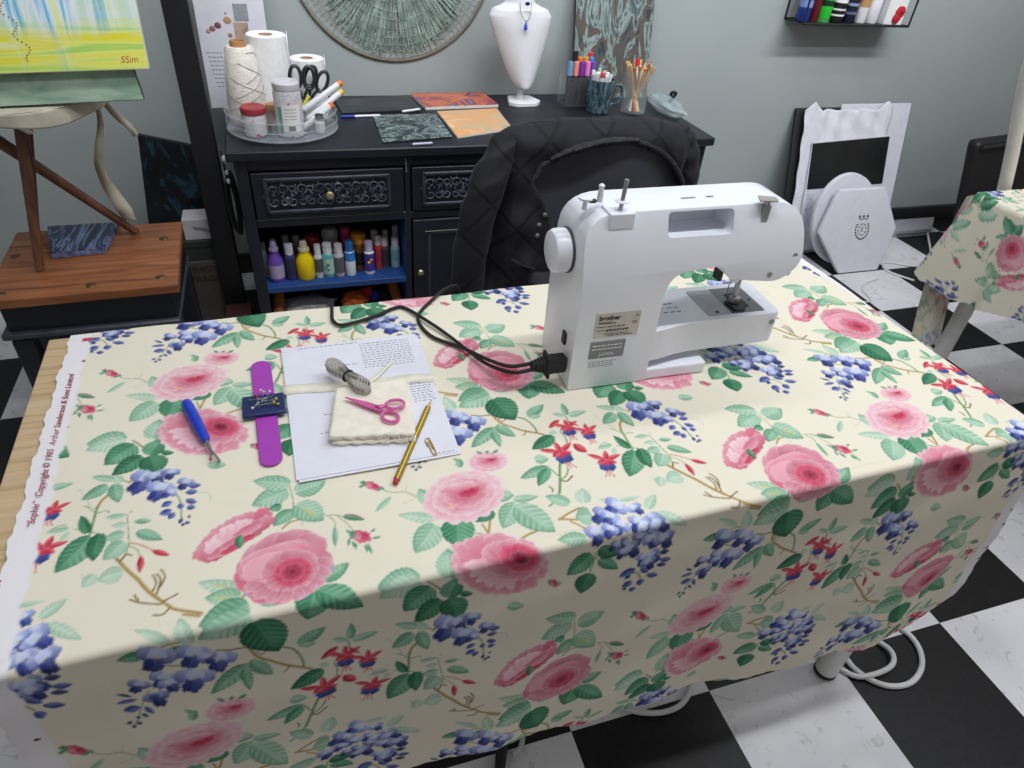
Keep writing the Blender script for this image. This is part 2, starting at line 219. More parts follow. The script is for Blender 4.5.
CATALOG='''[["S",3,"tan",311,101,320,108,329,109],["S",1.2,"olive",320,108,327,133,327,152,326,169],["S",1.2,"olive",361,106,372,103,380,99],["S",1,"olive",364,103,369,94,368,87],["S",1,"olive",372,103,381,89,387,74],["S",4,"tan",267,22,261,12],["S",4,"tan",224,9,209,15],["S",5,"tan",255,-17,259,-31,260,-47,264,-61,274,-72,287,-84,300,-92,311,-99],["S",2,"brown",231,-35,243,-40,254,-41,275,-48],["S",3.5,"green",291,-56,299,-63,303,-73,305,-84,304,-93],["S",1.5,"brown",264,-48,267,-59,274,-54],["S",1.5,"brown",291,-86,286,-92,283,-93],["S",2,"olive",260,-63,251,-69,246,-73],["S",4,"tan",542,48,537,36,531,22,526,12],["S",3,"tan",531,44,533,31,530,20],["S",2,"green",520,33,526,30,529,21],["S",4,"tan",566,10,579,14,595,16],["S",1.5,"olive",491,100,469,106,457,117,443,120,433,126],["S",1,"pale",469,106,457,100,450,100],["S",1,"pale",457,117,462,128],["S",1.5,"olive",575,62,582,60],["S",2,"green",487,4,490,6],["S",2,"brown",451,-13,460,-24,469,-39,472,-46],["S",4,"tan",465,-61,459,-73,450,-89],["S",2,"olive",450,-89,441,-82,433,-83],["S",5,"tan",440,-94,430,-102,422,-111,418,-122],["S",4,"green",418,-119,416,-140,414,-159],["S",1.5,"green",417,-129,410,-119,404,-114],["S",1.5,"green",418,-130,428,-128,431,-132],["S",1.5,"pale",412,-123,407,-107],["S",1.5,"pale",411,-119,403,-98,396,-85],["S",1.5,"green",397,-147,409,-152,429,-166,438,-178],["S",1.5,"green",450,-203,454,-186,452,-161,450,-141],["S",1,"olive",453,-138,455,-137],["S",1.2,"olive",454,-186,463,-195,467,-207],["S",1.2,"red",455,-183,465,-188,480,-201],["S",6,"tan",444,-202,456,-221,466,-235,476,-252,486,-265],["S",5,"tan",486,-265,497,-278,505,-285,528,-296],["S",2,"brown",485,-260,488,-243,484,-234],["S",2,"brown",481,-255,484,-245,480,-234],["S",2,"brown",488,-252,492,-240,488,-229],["S",2,"brown",490,-272,505,-266],["S",2,"brown",489,-274,470,-266,460,-259],["S",2,"brown",468,-263,464,-255],["S",2,"brown",498,-281,492,-287,483,-285],["S",2,"brown",447,-206,452,-198,458,-201],["S",2,"brown",444,-202,435,-195],["S",5,"green",310,-154,304,-166,298,-180,292,-193,287,-203],["S",2.5,"green",297,-183,307,-178,315,-168],["S",2.5,"brown",297,-183,304,-187,315,-180],["S",2,"green",292,-158,296,-170,298,-177],["S",2,"brown",279,-190,281,-195,279,-199],["S",3,"green",287,-203,276,-214,266,-220],["S",4,"tan",269,-243,281,-238,299,-233],["S",4,"tan",269,-242,282,-247,298,-252],["S",3,"tan",281,-250,291,-262,292,-267],["S",2,"green",300,-299,298,-312,292,-330],["S",1.5,"green",299,-306,305,-315],["S",2,"green",183,-38,190,-42,199,-45],["S",2,"olive",181,-15,196,-12,208,-16],["S",1.5,"green",157,-69,148,-82,140,-96,136,-105,129,-114],["S",2,"green",496,-112,505,-130,507,-146,507,-166],["S",2,"green",484,-96,496,-103],["S",2,"green",355,-85,356,-75],["S",2,"green",333,-129,337,-112,335,-100],["S",1.5,"red",342,-127,345,-134],["S",1.5,"green",374,-140,385,-137,391,-144],["S",2,"green",346,-349,358,-350,364,-362],["S",1,"pale",327,110,338,111,342,105],["S",1,"pale",331,107,334,100,333,97],["S",1,"pale",221,184,236,177,236,164],["S",1,"pale",531,54,526,56],["S",1,"pale",411,-211,415,-227],["L",326,125,302,108,20,"m"],["L",323,158,281,146,30,"l"],["L",314,136,299,135,12,"d"],["L",327,168,286,185,24,"l"],["L",332,153,369,161,28,"l"],["L",331,133,357,99,32,"ly"],["L",380,99,402,87,9,"dr"],["L",368,87,364,58,6,"m"],["L",344,19,375,33,18,"m"],["L",267,27,223,51,20,"py"],["L",263,21,229,29,22,"ly"],["L",270,9,223,-2,33,"m"],["L",338,9,322,-24,35,"d"],["L",339,7,380,-26,30,"d"],["L",280,11,310,4,14,"l"],["L",271,-3,219,-15,30,"l"],["L",274,-10,285,-61,47,"D"],["L",195,-10,165,11,10,"p"],["L",211,-18,206,12,17,"p"],["L",187,-29,207,-19,15,"D"],["L",171,-17,146,-17,13,"d"],["L",251,-69,208,-98,20,"m"],["L",248,-74,245,-107,12,"m"],["L",257,-66,272,-93,18,"m"],["L",306,-59,337,-42,17,"m"],["L",306,-62,324,-63,8,"l"],["L",322,-106,284,-122,20,"D"],["L",292,-158,249,-167,17,"m"],["L",290,-161,266,-185,15,"d"],["L",280,-141,298,-144,16,"l"],["L",291,-223,268,-203,18,"l"],["L",506,60,497,17,40,"dl"],["L",550,57,524,50,15,"D"],["L",579,63,552,31,28,"l"],["L",579,58,608,7,36,"ld"],["L",579,69,610,65,12,"l"],["L",560,83,582,75,21,"l"],["L",483,89,474,118,20,"l"],["L",481,66,440,84,16,"p"],["L",478,58,446,25,32,"l"],["L",439,114,416,95,8,"l"],["L",532,139,539,152,10,"m"],["L",538,146,529,157,5,"m"],["L",473,-14,483,21,27,"l"],["L",443,-9,398,-7,38,"l"],["L",489,-24,483,-3,19,"m"],["L",442,-9,397,-19,27,"p"],["L",454,-23,420,-50,35,"d"],["L",462,-45,430,-71,26,"D"],["L",473,-47,478,-83,33,"D"],["L",470,-44,483,-18,27,"d"],["L",485,-43,499,-48,9,"D"],["L",433,-79,408,-67,11,"l"],["L",426,-87,400,-103,18,"m"],["L",434,-87,440,-119,17,"m"],["L",441,-86,433,-71,10,"p"],["L",411,-157,402,-128,12,"D"],["L",415,-163,385,-203,31,"d"],["L",424,-161,420,-198,19,"D"],["L",449,-180,430,-199,23,"l"],["L",449,-169,429,-170,14,"l"],["L",449,-141,428,-139,8,"l"],["L",458,-153,476,-157,8,"m"],["L",462,-169,488,-188,14,"m"],["L",450,-222,427,-224,23,"p"],["L",423,-216,414,-230,16,"p"],["L",449,-156,435,-153,9,"p"],["L",356,-74,340,-64,8,"l"],["L",358,-72,363,-47,10,"m"],["L",360,-74,389,-72,11,"l"],["L",330,-102,319,-98,8,"p"],["L",391,-144,369,-144,8,"l"],["L",393,-149,385,-161,7,"p"],["L",388,-266,421,-294,14,"p"],["L",380,-257,401,-240,14,"p"],["L",308,-250,289,-245,29,"l"],["L",308,-227,318,-204,20,"p"],["L",288,-276,255,-270,18,"l"],["L",294,-301,263,-323,28,"d"],["L",304,-313,331,-335,16,"d"],["L",292,-330,282,-359,29,"D"],["L",304,-295,329,-313,20,"D"],["L",351,-235,328,-228,6,"p"],["L",351,-236,381,-237,7,"p"],["L",539,-80,559,-88,14,"l"],["L",595,-65,607,-67,9,"m"],["O",179,-23,-11,-17,1],["O",210,-32,-10,-16,0],["O",229,-48,-7,-18,0],["O",220,-41,1,-10,0],["O",152,-56,-8,-9,1],["O",175,-55,-9,-12,-1],["O",178,-66,-1,-13,-1],["O",201,-66,-10,-19,0],["O",160,-81,0,-14,1],["A",154,-76,164,-85,10,"B"],["A",142,-90,126,-90,10,"B"],["A",140,-72,129,-62,4,"b"],["A",143,-78,124,-77,6,"B"],["A",146,-91,151,-104,6,"B"],["A",140,-100,145,-107,4,"b"],["A",138,-103,134,-106,4,"b"],["A",133,-110,136,-115,4,"b"],["A",129,-108,123,-110,4,"b"],["A",128,-113,129,-118,4,"b"],["O",468,-88,-15,-17,0],["O",478,-85,4,-14,1],["O",496,-83,-4,-11,1],["O",484,-108,-8,-17,-1],["O",495,-117,-8,-6,-1],["O",512,-105,-6,-10,1],["A",515,-112,529,-114,9,"B"],["A",512,-122,525,-124,9,"B"],["A",512,-133,524,-142,8,"B"],["A",513,-145,522,-149,8,"B"],["A",497,-133,486,-139,9,"B"],["A",497,-146,484,-150,10,"B"],["A",500,-151,494,-160,8,"B"],["A",506,-138,507,-148,7,"B"],["A",514,-161,517,-161,5,"b"],["A",508,-162,505,-169,5,"b"],["A",510,-169,508,-174,4,"b"],["A",515,-168,512,-172,5,"b"],["O",344,-243,-14,-6,-2],["O",365,-252,4,-9,-2],["O",322,-251,-14,-7,-1],["O",329,-256,-8,-9,-2],["O",379,-271,3,-11,-1],["O",358,-273,-8,-9,-2],["O",336,-271,-9,-7,-2],["O",303,-273,-4,-15,-1],["O",321,-273,-7,-7,-2],["O",365,-280,9,-9,-2],["O",381,-282,12,-10,0],["O",356,-293,-4,-11,1],["O",373,-301,4,-14,0],["O",391,-305,6,-15,1],["O",338,-297,-10,-6,1],["O",325,-296,-5,-5,1],["O",345,-308,9,-13,1],["O",335,-311,-5,-8,1],["O",365,-328,-4,-12,0],["O",376,-328,9,-10,0],["O",372,-337,4,-12,1],["A",386,-326,400,-327,8,"b"],["A",388,-338,404,-341,8,"B"],["A",384,-345,398,-349,7,"b"],["A",355,-343,333,-349,13,"B"],["A",372,-358,389,-366,9,"B"],["A",362,-344,374,-355,8,"B"],["A",364,-364,365,-377,11,"B"],["A",349,-353,341,-356,6,"b"],["A",353,-365,339,-371,12,"B"],["A",346,-375,341,-378,7,"b"],["A",356,-377,354,-386,10,"B"],["F","S",262,108,43,20,-8,27,0,0],["F","R",310,48,51,7,7,-48,6,-10],["F","P",524,92,48,-2,-8,-37,7,6],["F","r",571,138,24,-4,-5,-17,5,3],["F","Q",534,-18,53,-5,12,-48,23,4],["F","u",394,64,11,-6,-3,-9,0,0],["F","u",421,138,10,-8,-2,-7,0,0],["F","u",597,-64,6,-2,1,-7,0,0],["A",383,61,386,48,3,"g"],["A",386,57,386,51,3,"g"],["A",399,53,401,37,3,"g"],["A",396,52,397,41,3,"g"],["A",405,58,415,58,3,"g"],["A",405,67,411,71,3,"g"],["A",384,70,379,79,3,"g"],["A",381,66,378,55,3,"g"],["A",431,134,434,126,3,"g"],["A",431,130,424,128,4,"g"],["A",413,144,408,149,4,"g"],["A",412,141,405,140,4,"g"],["U",348,-94,-2,-24],["U",371,-109,-2,-23],["U",318,-135,2,-30],["U",370,-166,-8,-27],["A",342,-127,353,-146,13,"R"],["A",344,-78,323,-90,8,"R"],["A",467,-204,467,-227,7,"R"],["A",478,-200,496,-212,7,"R"],["A",354,-84,365,-98,4,"R"]]'''
AMB=.25; AMBL=.20; EXPO=0
RX_=math.radians(52)
LIGHTS=[('ceiling_tube_main',(1.15,.50,2.6),2.8,.10,29.5,(.95,.98,1.)),('added_wall_wash_left',(.25,1.25,2.5),1.7,.10,15.,(.95,.98,1.),(RX_,0,0),110),('added_wall_wash_right',(2.3,1.15,2.5),1.5,.10,15.,(.95,.98,1.),(RX_,0,0),110),('ceiling_tube_back',(1.1,1.5,2.65),2.4,.1,14.,(.95,.98,1.)),('added_fill_right',(3.0,-1.4,1.9),1.6,.3,11.,(1.,.95,.86))]  # wall pair and warm right lamp added unseen to brighten wall and hanging cloth
import bpy, bmesh, random
from mathutils import Vector, Matrix
random.seed(5)
SC=bpy.context.scene; COL=SC.collection; PI=math.pi
def lin(c):
    if isinstance(c,str): c=tuple(int(c[i:i+2],16) for i in (0,2,4))
    r=[]
    for k in c[:3]:
        k=k/255.; r.append(k/12.92 if k<=.04045 else ((k+.055)/1.055)**2.4)
    return tuple(r)+(1.,)
MC={}
class N:
    """small node-tree helper"""
    def __init__(s,name):
        s.m=bpy.data.materials.new(name); s.m.use_nodes=True; s.t=s.m.node_tree; s.n=s.t.nodes; s.l=s.t.links; s.b=s.n['Principled BSDF']
    def add(s,t,**k):
        n=s.n.new(t)
        for a,v in k.items():
            if a in n.inputs.keys(): n.inputs[a].default_value=v
            else: setattr(n,a,v)
        return n
    def link(s,a,b): s.l.new(a,b)
    def coord(s,scale=(1,1,1),rot=(0,0,0)):
        c=s.add('ShaderNodeTexCoord'); m=s.add('ShaderNodeMapping'); m.inputs['Scale'].default_value=scale; m.inputs['Rotation'].default_value=rot
        s.link(c.outputs['Object'],m.inputs['Vector']); return m.outputs['Vector']
    def noise(s,vec,scale,detail=3.,dist=0.,rough=.5):
        n=s.add('ShaderNodeTexNoise',Scale=scale,Detail=detail,Distortion=dist,Roughness=rough); s.link(vec,n.inputs['Vector']); return n.outputs['Fac']
    def wave(s,vec,scale,dist=0.,detail=2.,dscale=1.,direction='X',typ='BANDS'):
        n=s.add('ShaderNodeTexWave',Scale=scale,Distortion=dist,Detail=detail); n.inputs['Detail Scale'].default_value=dscale; n.wave_type=typ
        if typ=='BANDS': n.bands_direction=direction
        s.link(vec,n.inputs['Vector']); return n.outputs['Fac']
    def ramp(s,fac,stops,interp='LINEAR'):
        r=s.add('ShaderNodeValToRGB'); e=r.color_ramp; e.interpolation=interp
        while len(e.elements)<len(stops): e.elements.new(.5)
        for k,(p,c) in zip(e.elements,stops): k.position=p; k.color=lin(c)
        s.link(fac,r.inputs['Fac']); return r.outputs['Color']
    def mix(s,fac,a,b,mode='MIX'):
        n=s.add('ShaderNodeMix',data_type='RGBA',blend_type=mode)
        for v,i in ((fac,0),(a,6),(b,7)):
            if hasattr(v,'links') or hasattr(v,'is_linked'): s.link(v,n.inputs[i])
            else: n.inputs[i].default_value=v if i==0 else lin(v)
        return n.outputs[2]
    def bump(s,h,strength=.2,dist=.002):
        b=s.add('ShaderNodeBump',Strength=strength,Distance=dist); s.link(h,b.inputs['Height']); s.link(b.outputs['Normal'],s.b.inputs['Normal'])
    def base(s,col): s.link(col,s.b.inputs['Base Color'])
    def set(s,**k):
        for a,v in k.items(): s.b.inputs[a.replace('_',' ')].default_value=v
def mat(col,rough=.5,metal=0.,var=.05,scale=30.,alpha=1.,trans=0.,bump=0.,spec=.5,name=None):
    """plain procedural material: a noise-varied colour"""
    key=(col,rough,metal,var,scale,alpha,trans,bump,spec)
    if key in MC: return MC[key]
    n=N(name or 'mat_'+(col if isinstance(col,str) else '%d_%d_%d'%tuple(col)))
    c=col if not isinstance(col,str) else tuple(int(col[i:i+2],16) for i in (0,2,4))
    v=n.coord(); f=n.noise(v,scale,4)
    n.base(n.ramp(f,[(.25,tuple(max(0,k*(1-var)) for k in c)),(.75,tuple(min(255,k*(1+var)) for k in c))]))
    n.set(Roughness=rough,Metallic=metal,Alpha=alpha,Transmission_Weight=trans,Specular_IOR_Level=spec)
    if bump: n.bump(n.noise(v,scale*6,3),bump,.001)
    MC[key]=n.m; return n.m
ORG={}
class G:
    def __init__(s): s.v=[];s.f=[]
    def add(s,V,F):
        o=len(s.v); s.v+=[tuple(map(float,p)) for p in V]; s.f+=[tuple(i+o for i in f) for f in F]; return s
    def box(s,c,d,R=None):
        x,y,z=[k/2 for k in d]; V=[Vector((i*x,j*y,k*z)) for i in (-1,1) for j in (-1,1) for k in (-1,1)]
        if R is not None: V=[R@p for p in V]
        c=Vector(c); return s.add([p+c for p in V],[(0,1,3,2),(4,6,7,5),(0,4,5,1),(2,3,7,6),(0,2,6,4),(1,5,7,3)])
    def bb(s,a,b): return s.box([(i+j)/2 for i,j in zip(a,b)],[abs(j-i) for i,j in zip(a,b)])
    def hexa(s,P): # 8 points: bottom 4 ccw, top 4 ccw
        return s.add(P,[(3,2,1,0),(4,5,6,7),(0,1,5,4),(1,2,6,5),(2,3,7,6),(3,0,4,7)])
    def frame(s,d):
        d=Vector(d).normalized(); a=Vector((0,0,1)) if abs(d.z)<.9 else Vector((1,0,0)); u=d.cross(a).normalized(); return u,d.cross(u)
    def tube(s,P,r,seg=8,closed=False,cap=True,flat=None):
        P=[Vector(p) for p in P]; n=len(P); V=[];u=None
        rr=r if isinstance(r,(list,tuple)) else [r]*n
        for i in range(n):
            a=P[(i-1)%n] if (closed or i>0) else P[i]; b=P[(i+1)%n] if (closed or i<n-1) else P[i]
            d=(b-a); d=d.normalized() if d.length>1e-9 else Vector((0,0,1))
            if u is None: u,_=s.frame(d)
            u=(u-d*u.dot(d)); u=u.normalized() if u.length>1e-6 else s.frame(d)[0]; w=d.cross(u)
            for k in range(seg):
                t=2*PI*k/seg; V.append(P[i]+u*math.cos(t)*rr[i]+w*math.sin(t)*rr[i]*(flat or 1))
        F=[]
        for i in range(n if closed else n-1):
            for k in range(seg):
                a=i*seg+k;b=i*seg+(k+1)%seg;c=((i+1)%n)*seg+(k+1)%seg;e=((i+1)%n)*seg+k; F.append((a,b,c,e))
        if cap and not closed: F+= [tuple(range(seg-1,-1,-1)),tuple((n-1)*seg+k for k in range(seg))]
        return s.add(V,F)
    def cyl(s,a,b,r,r2=None,seg=20): return s.tube([a,b],[r,r if r2 is None else r2],seg)
    def lathe(s,prof,c=(0,0,0),seg=24,axis=None,sx=1.,sy=1.):
        V=[];n=len(prof);c=Vector(c)
        if axis is None: u,w,d=Vector((1,0,0)),Vector((0,1,0)),Vector((0,0,1))
        else: d=Vector(axis).normalized(); u,w=s.frame(d); w=d.cross(u)
        for r,z in prof:
            for k in range(seg):
                t=2*PI*k/seg; V.append(c+u*(r*sx*math.cos(t))+w*(r*sy*math.sin(t))+d*z)
        F=[(i*seg+k,i*seg+(k+1)%seg,(i+1)*seg+(k+1)%seg,(i+1)*seg+k) for i in range(n-1) for k in range(seg)]
        if prof[0][0]>1e-5: F.append(tuple(range(seg-1,-1,-1)))
        if prof[-1][0]>1e-5: F.append(tuple((n-1)*seg+k for k in range(seg)))
        return s.add(V,F)
    def prism(s,poly,h0,h1,fn):
        """poly 2D (ccw), fn(x,y,h)->3D"""
        n=len(poly); V=[fn(x,y,h0) for x,y in poly]+[fn(x,y,h1) for x,y in poly]
        return s.add(V,[tuple(range(n-1,-1,-1)),tuple(range(n,2*n))]+[(i,(i+1)%n,n+(i+1)%n,n+i) for i in range(n)])
    def grid(s,fn,nu,nv,keep=None):
        V=[fn(i/nu,j/nv) for j in range(nv+1) for i in range(nu+1)]
        F=[(j*(nu+1)+i,j*(nu+1)+i+1,(j+1)*(nu+1)+i+1,(j+1)*(nu+1)+i) for j in range(nv) for i in range(nu) if keep is None or keep((i+.5)/nu,(j+.5)/nv)]
        return s.add(V,F)
    def ball(s,c,r,seg=16,rings=10,sc=(1,1,1)):
        P=[(max(1e-6,math.sin(PI*i/rings))*r,-math.cos(PI*i/rings)*r*sc[2]) for i in range(rings+1)]
        return s.lathe(P,c,seg,sx=sc[0],sy=sc[1])
    def build(s,name,m,parent=None,smooth=35,bevel=0,seg=2,solid=0,sub=0,origin=None,label=None):
        me=bpy.data.meshes.new(name); o0=Vector(ORG.get(parent.name,(0,0,0))) if parent else Vector(origin or (0,0,0))
        me.from_pydata([tuple(Vector(p)-o0) for p in s.v],[],s.f); me.validate(); me.update()
        bm=bmesh.new(); bm.from_mesh(me); bmesh.ops.recalc_face_normals(bm,faces=bm.faces); bm.to_mesh(me); bm.free()
        if smooth:
            for p in me.polygons: p.use_smooth=True
            me.set_sharp_from_angle(angle=math.radians(smooth))
        o=bpy.data.objects.new(name,me); COL.objects.link(o)
        for k in (m if isinstance(m,(list,tuple)) else [m]): me.materials.append(k)
        if parent: o.parent=parent
        else: o.location=o0
        ORG[o.name]=tuple(o0)
        if solid: d=o.modifiers.new('solid','SOLIDIFY'); d.thickness=solid; d.offset=0
        if bevel: d=o.modifiers.new('bevel','BEVEL'); d.width=bevel; d.segments=seg; d.limit_method='ANGLE'; d.harden_normals=False
        if sub: d=o.modifiers.new('sub','SUBSURF'); d.levels=sub; d.render_levels=sub
        if label: o['label']=label
        return o
def thing(name,label,cat,loc=(0,0,0),group=None):
    o=bpy.data.objects.new(name,None); COL.objects.link(o); o.location=loc; o.empty_display_size=.05
    ORG[o.name]=tuple(loc); return tag(o,label,cat,group)
def tag(o,label,cat,group=None):
    o['label']=label;o['category']=cat
    if group:o['group']=group
    return o
def struct(o): o['kind']='structure'; return o
def text(name,body,size,m,parent,M,extrude=.0002,align='CENTER',shear=0.,space=1.,bold=0.):
    """lettering as a mesh: M places the text plane (x along the line, y up the letters)"""
    c=bpy.data.curves.new('t','FONT'); c.body=body; c.size=size; c.extrude=extrude; c.align_x=align; c.align_y='CENTER'; c.shear=shear; c.space_character=space; c.offset=bold; c.resolution_u=3
    t=bpy.data.objects.new('t',c); COL.objects.link(t); dg=bpy.context.evaluated_depsgraph_get(); me=bpy.data.meshes.new_from_object(t.evaluated_get(dg)); COL.objects.unlink(t); bpy.data.objects.remove(t); bpy.data.curves.remove(c)
    me.transform(M); o0=Vector(ORG[parent.name]); me.transform(Matrix.Translation(-o0)); me.materials.clear(); me.materials.append(m); me.name=name
    o=bpy.data.objects.new(name,me); COL.objects.link(o); o.parent=parent; ORG[o.name]=tuple(o0); return o
def frameM(o,x,y):
    x=Vector(x).normalized();y=Vector(y);y=(y-x*y.dot(x)).normalized();z=x.cross(y); M=Matrix.Identity(4)
    for i in range(3): M[i][0]=x[i];M[i][1]=y[i];M[i][2]=z[i];M[i][3]=o[i]
    return M
def spline(P,n=8,closed=False):
    P=[Vector(p) for p in P];m=len(P);R=[]
    for i in range(m if closed else m-1):
        g=(lambda k:P[k%m]) if closed else (lambda k:P[min(max(k,0),m-1)])
        a,b,c,d=g(i-1),g(i),g(i+1),g(i+2)
        for k in range(n):
            t=k/n;R.append(.5*((2*b)+(c-a)*t+(2*a-5*b+4*c-d)*t*t+(3*b-a-3*c+d)*t**3))
    if not closed:R.append(P[-1])
    return R
def rpoly(pts,rad,n=5):
    """round the corners of a 2D polygon (list of (x,y) or (x,y,r))"""
    R=[];m=len(pts)
    for i in range(m):
        p=Vector(pts[i][:2]);a=Vector(pts[i-1][:2]);b=Vector(pts[(i+1)%m][:2]); r=pts[i][2] if len(pts[i])>2 else rad
        da,db=(a-p),(b-p); k=min(r,da.length*.49,db.length*.49)
        if k<1e-6: R.append(tuple(p)); continue
        s,e=p+da.normalized()*k,p+db.normalized()*k
        for j in range(n+1):
            t=j/n; R.append(tuple(s*(1-t)**2+p*2*t*(1-t)+e*t*t))
    return R
# ------------------------------------------------------------------ camera, light
cam=bpy.data.cameras.new('camera'); cam.sensor_width=36; cam.lens=36*675.07/1024; cam.clip_start=.02
co=bpy.data.objects.new('camera',cam); COL.objects.link(co); SC.camera=co
RX,UP,FW=(.9513,-.2999,.0709),(.1285,.5954,.7931),(.28,.7454,-.605)
M=Matrix.Identity(4)
for i in range(3): M[i][0]=RX[i];M[i][1]=UP[i];M[i][2]=-FW[i]
M[0][3],M[1][3],M[2][3]=0,0,1.36; co.matrix_world=M
w=bpy.data.worlds.new('world'); SC.world=w; w.use_nodes=True
wt=w.node_tree; bg_=wt.nodes['Background']; bg_.inputs[1].default_value=1.
tc=wt.nodes.new('ShaderNodeTexCoord'); sx=wt.nodes.new('ShaderNodeSeparateXYZ'); rp=wt.nodes.new('ShaderNodeValToRGB'); wt.links.new(tc.outputs['Generated'],sx.inputs[0]); wt.links.new(sx.outputs['Z'],rp.inputs[0]); wt.links.new(rp.outputs[0],bg_.inputs[0])   # dim room walls, pale ceiling overhead
e_=rp.color_ramp.elements; e_[0].position=.10; e_[0].color=(AMBL*1.,AMBL*.95,AMBL*.83,1); e_[1].position=.55; e_[1].color=(AMB*.97,AMB*.98,AMB,1)
def area(name,loc,sx,sy,power,col=(1,.98,.95),rot=(0,0,0),spread=180,shape='RECTANGLE'):
    l=bpy.data.lights.new(name,'AREA'); l.shape=shape; l.size=sx; l.size_y=sy; l.energy=power; l.color=col; l.spread=math.radians(spread)
    o=bpy.data.objects.new(name,l); COL.objects.link(o); o.location=loc; o.rotation_euler=rot; return o
for L_ in LIGHTS: area(*L_)
SC.view_settings.view_transform='Standard'; SC.view_settings.look='None'; SC.view_settings.gamma=1; SC.view_settings.use_curve_mapping=False; SC.view_settings.exposure=EXPO
# ------------------------------------------------------------------ room shell
TS=.31758; TOX,TOY=.40135,.5573
def floor_mat():
    n=N('checker_tiles'); c=n.add('ShaderNodeTexCoord'); sp=n.add('ShaderNodeSeparateXYZ'); n.link(c.outputs['Object'],sp.inputs[0])
    def op(o,a,b=None):
        q=n.add('ShaderNodeMath',operation=o)
        for v,i in ((a,0),(b,1)):
            if v is None: continue
            if isinstance(v,(int,float)): q.inputs[i].default_value=v
            else: n.link(v,q.inputs[i])
        return q.outputs[0]
    ax=op('DIVIDE',op('SUBTRACT',sp.outputs['X'],TOX),TS); ay=op('DIVIDE',op('SUBTRACT',sp.outputs['Y'],TOY),TS)
    s=op('FLOORED_MODULO',op('ADD',op('FLOOR',ax),op('FLOOR',ay)),2.)
    v=n.coord()
    f1=n.noise(v,5,5); f2=n.noise(v,60,4); f3=n.noise(v,24,2,1.5)
    wh=n.mix(n.ramp(f1,[(.35,(0,0,0)),(.75,(255,255,255))]),(222,221,226),(204,203,209)); wh=n.mix(n.ramp(f3,[(.62,(0,0,0)),(.70,(190,190,190))]),wh,(168,164,163))
    bk=n.mix(n.ramp(f2,[(.3,(0,0,0)),(.8,(255,255,255))]),(16,16,18),(30,30,34))
    n.base(n.mix(s,wh,bk)); n.set(Roughness=.42,Specular_IOR_Level=.35); n.bump(f2,.05,.001); return n.m
fl=G().bb((-3.2,-2.6,-.04),(5.6,2.66,0)).build('floor',floor_mat(),smooth=0); struct(fl)
def wall_mat():
    n=N('painted_wall'); v=n.coord(); f=n.noise(v,2.2,4); g=n.noise(v,90,3)
    n.base(n.ramp(f,[(.3,(150,158,159)),(.7,(158,165,166))])); n.set(Roughness=.55); n.bump(g,.12,.001); return n.m
struct(G().bb((-3.2,2.62,0),(5.6,2.7,2.75)).build('wall_back',wall_mat(),smooth=0))
struct(G().bb((-3.2,2.60,0),(5.6,2.62,.08)).build('baseboard_back',mat('1a1a1c',.4),smooth=0,bevel=.004))
# ------------------------------------------------------------------ work table
TA=math.radians(1.4); TO=Vector((-.3644,.44817,0)); EX=Vector((math.cos(TA),math.sin(TA),0)); EY=Vector((-math.sin(TA),math.cos(TA),0)); TL,TW,TH=1.419,.5807,.735
def tw(s,t,z): return TO+EX*s+EY*t+Vector((0,0,z))
def oak():
    n=N('pale_oak'); v=n.coord((1,1,1),(0,0,0)); v2=n.coord((2.2,40,40)); f=n.noise(v2,2.2,5,.6); g=n.noise(v,3,2)
    n.base(n.mix(n.ramp(g,[(.3,(0,0,0)),(.7,(90,90,90))]),n.ramp(f,[(.28,(176,146,108)),(.5,(206,178,140)),(.75,(218,192,156))]),(170,140,100))); n.set(Roughness=.5); return n.m
OAK=oak(); WHITE=mat('e8e8ea',.35,var=.02); LEG=mat('dcdcdc',.35,var=.02); BLK=mat('141416',.5); RUB=mat('1c1c1e',.7)
def table(name,label,base,f,L,W,H,ix=.058,iy=.047):
    t=thing(name,label,'table',base)
    g=G(); P=[f(0,0),f(L,0),f(L,W),f(0,W)]; g.hexa([tuple(p+Vector((0,0,H-.034))) for p in P]+[tuple(p+Vector((0,0,H))) for p in P]); g.build('tabletop',OAK,t,smooth=0,bevel=.002)
    for s_,t_ in ((ix,iy),(L-ix,iy),(ix,W-iy),(L-ix,W-iy)):
        p=f(s_,t_); l=G().lathe([(.0235,.012),(.0235,H-.034)],p,24).build('leg',LEG,t); G().lathe([(.022,0),(.0242,.003),(.0242,.013)],p,24).build('foot',RUB,l)
        G().lathe([(.045,H-.04),(.045,H-.0335)],p,24).build('leg_bracket',LEG,l)
    return t
table('work_table','long pale oak worktable with round legs under the nearer floral cloth',tuple(TO),lambda s,t:tw(s,t,0),TL,TW,TH)
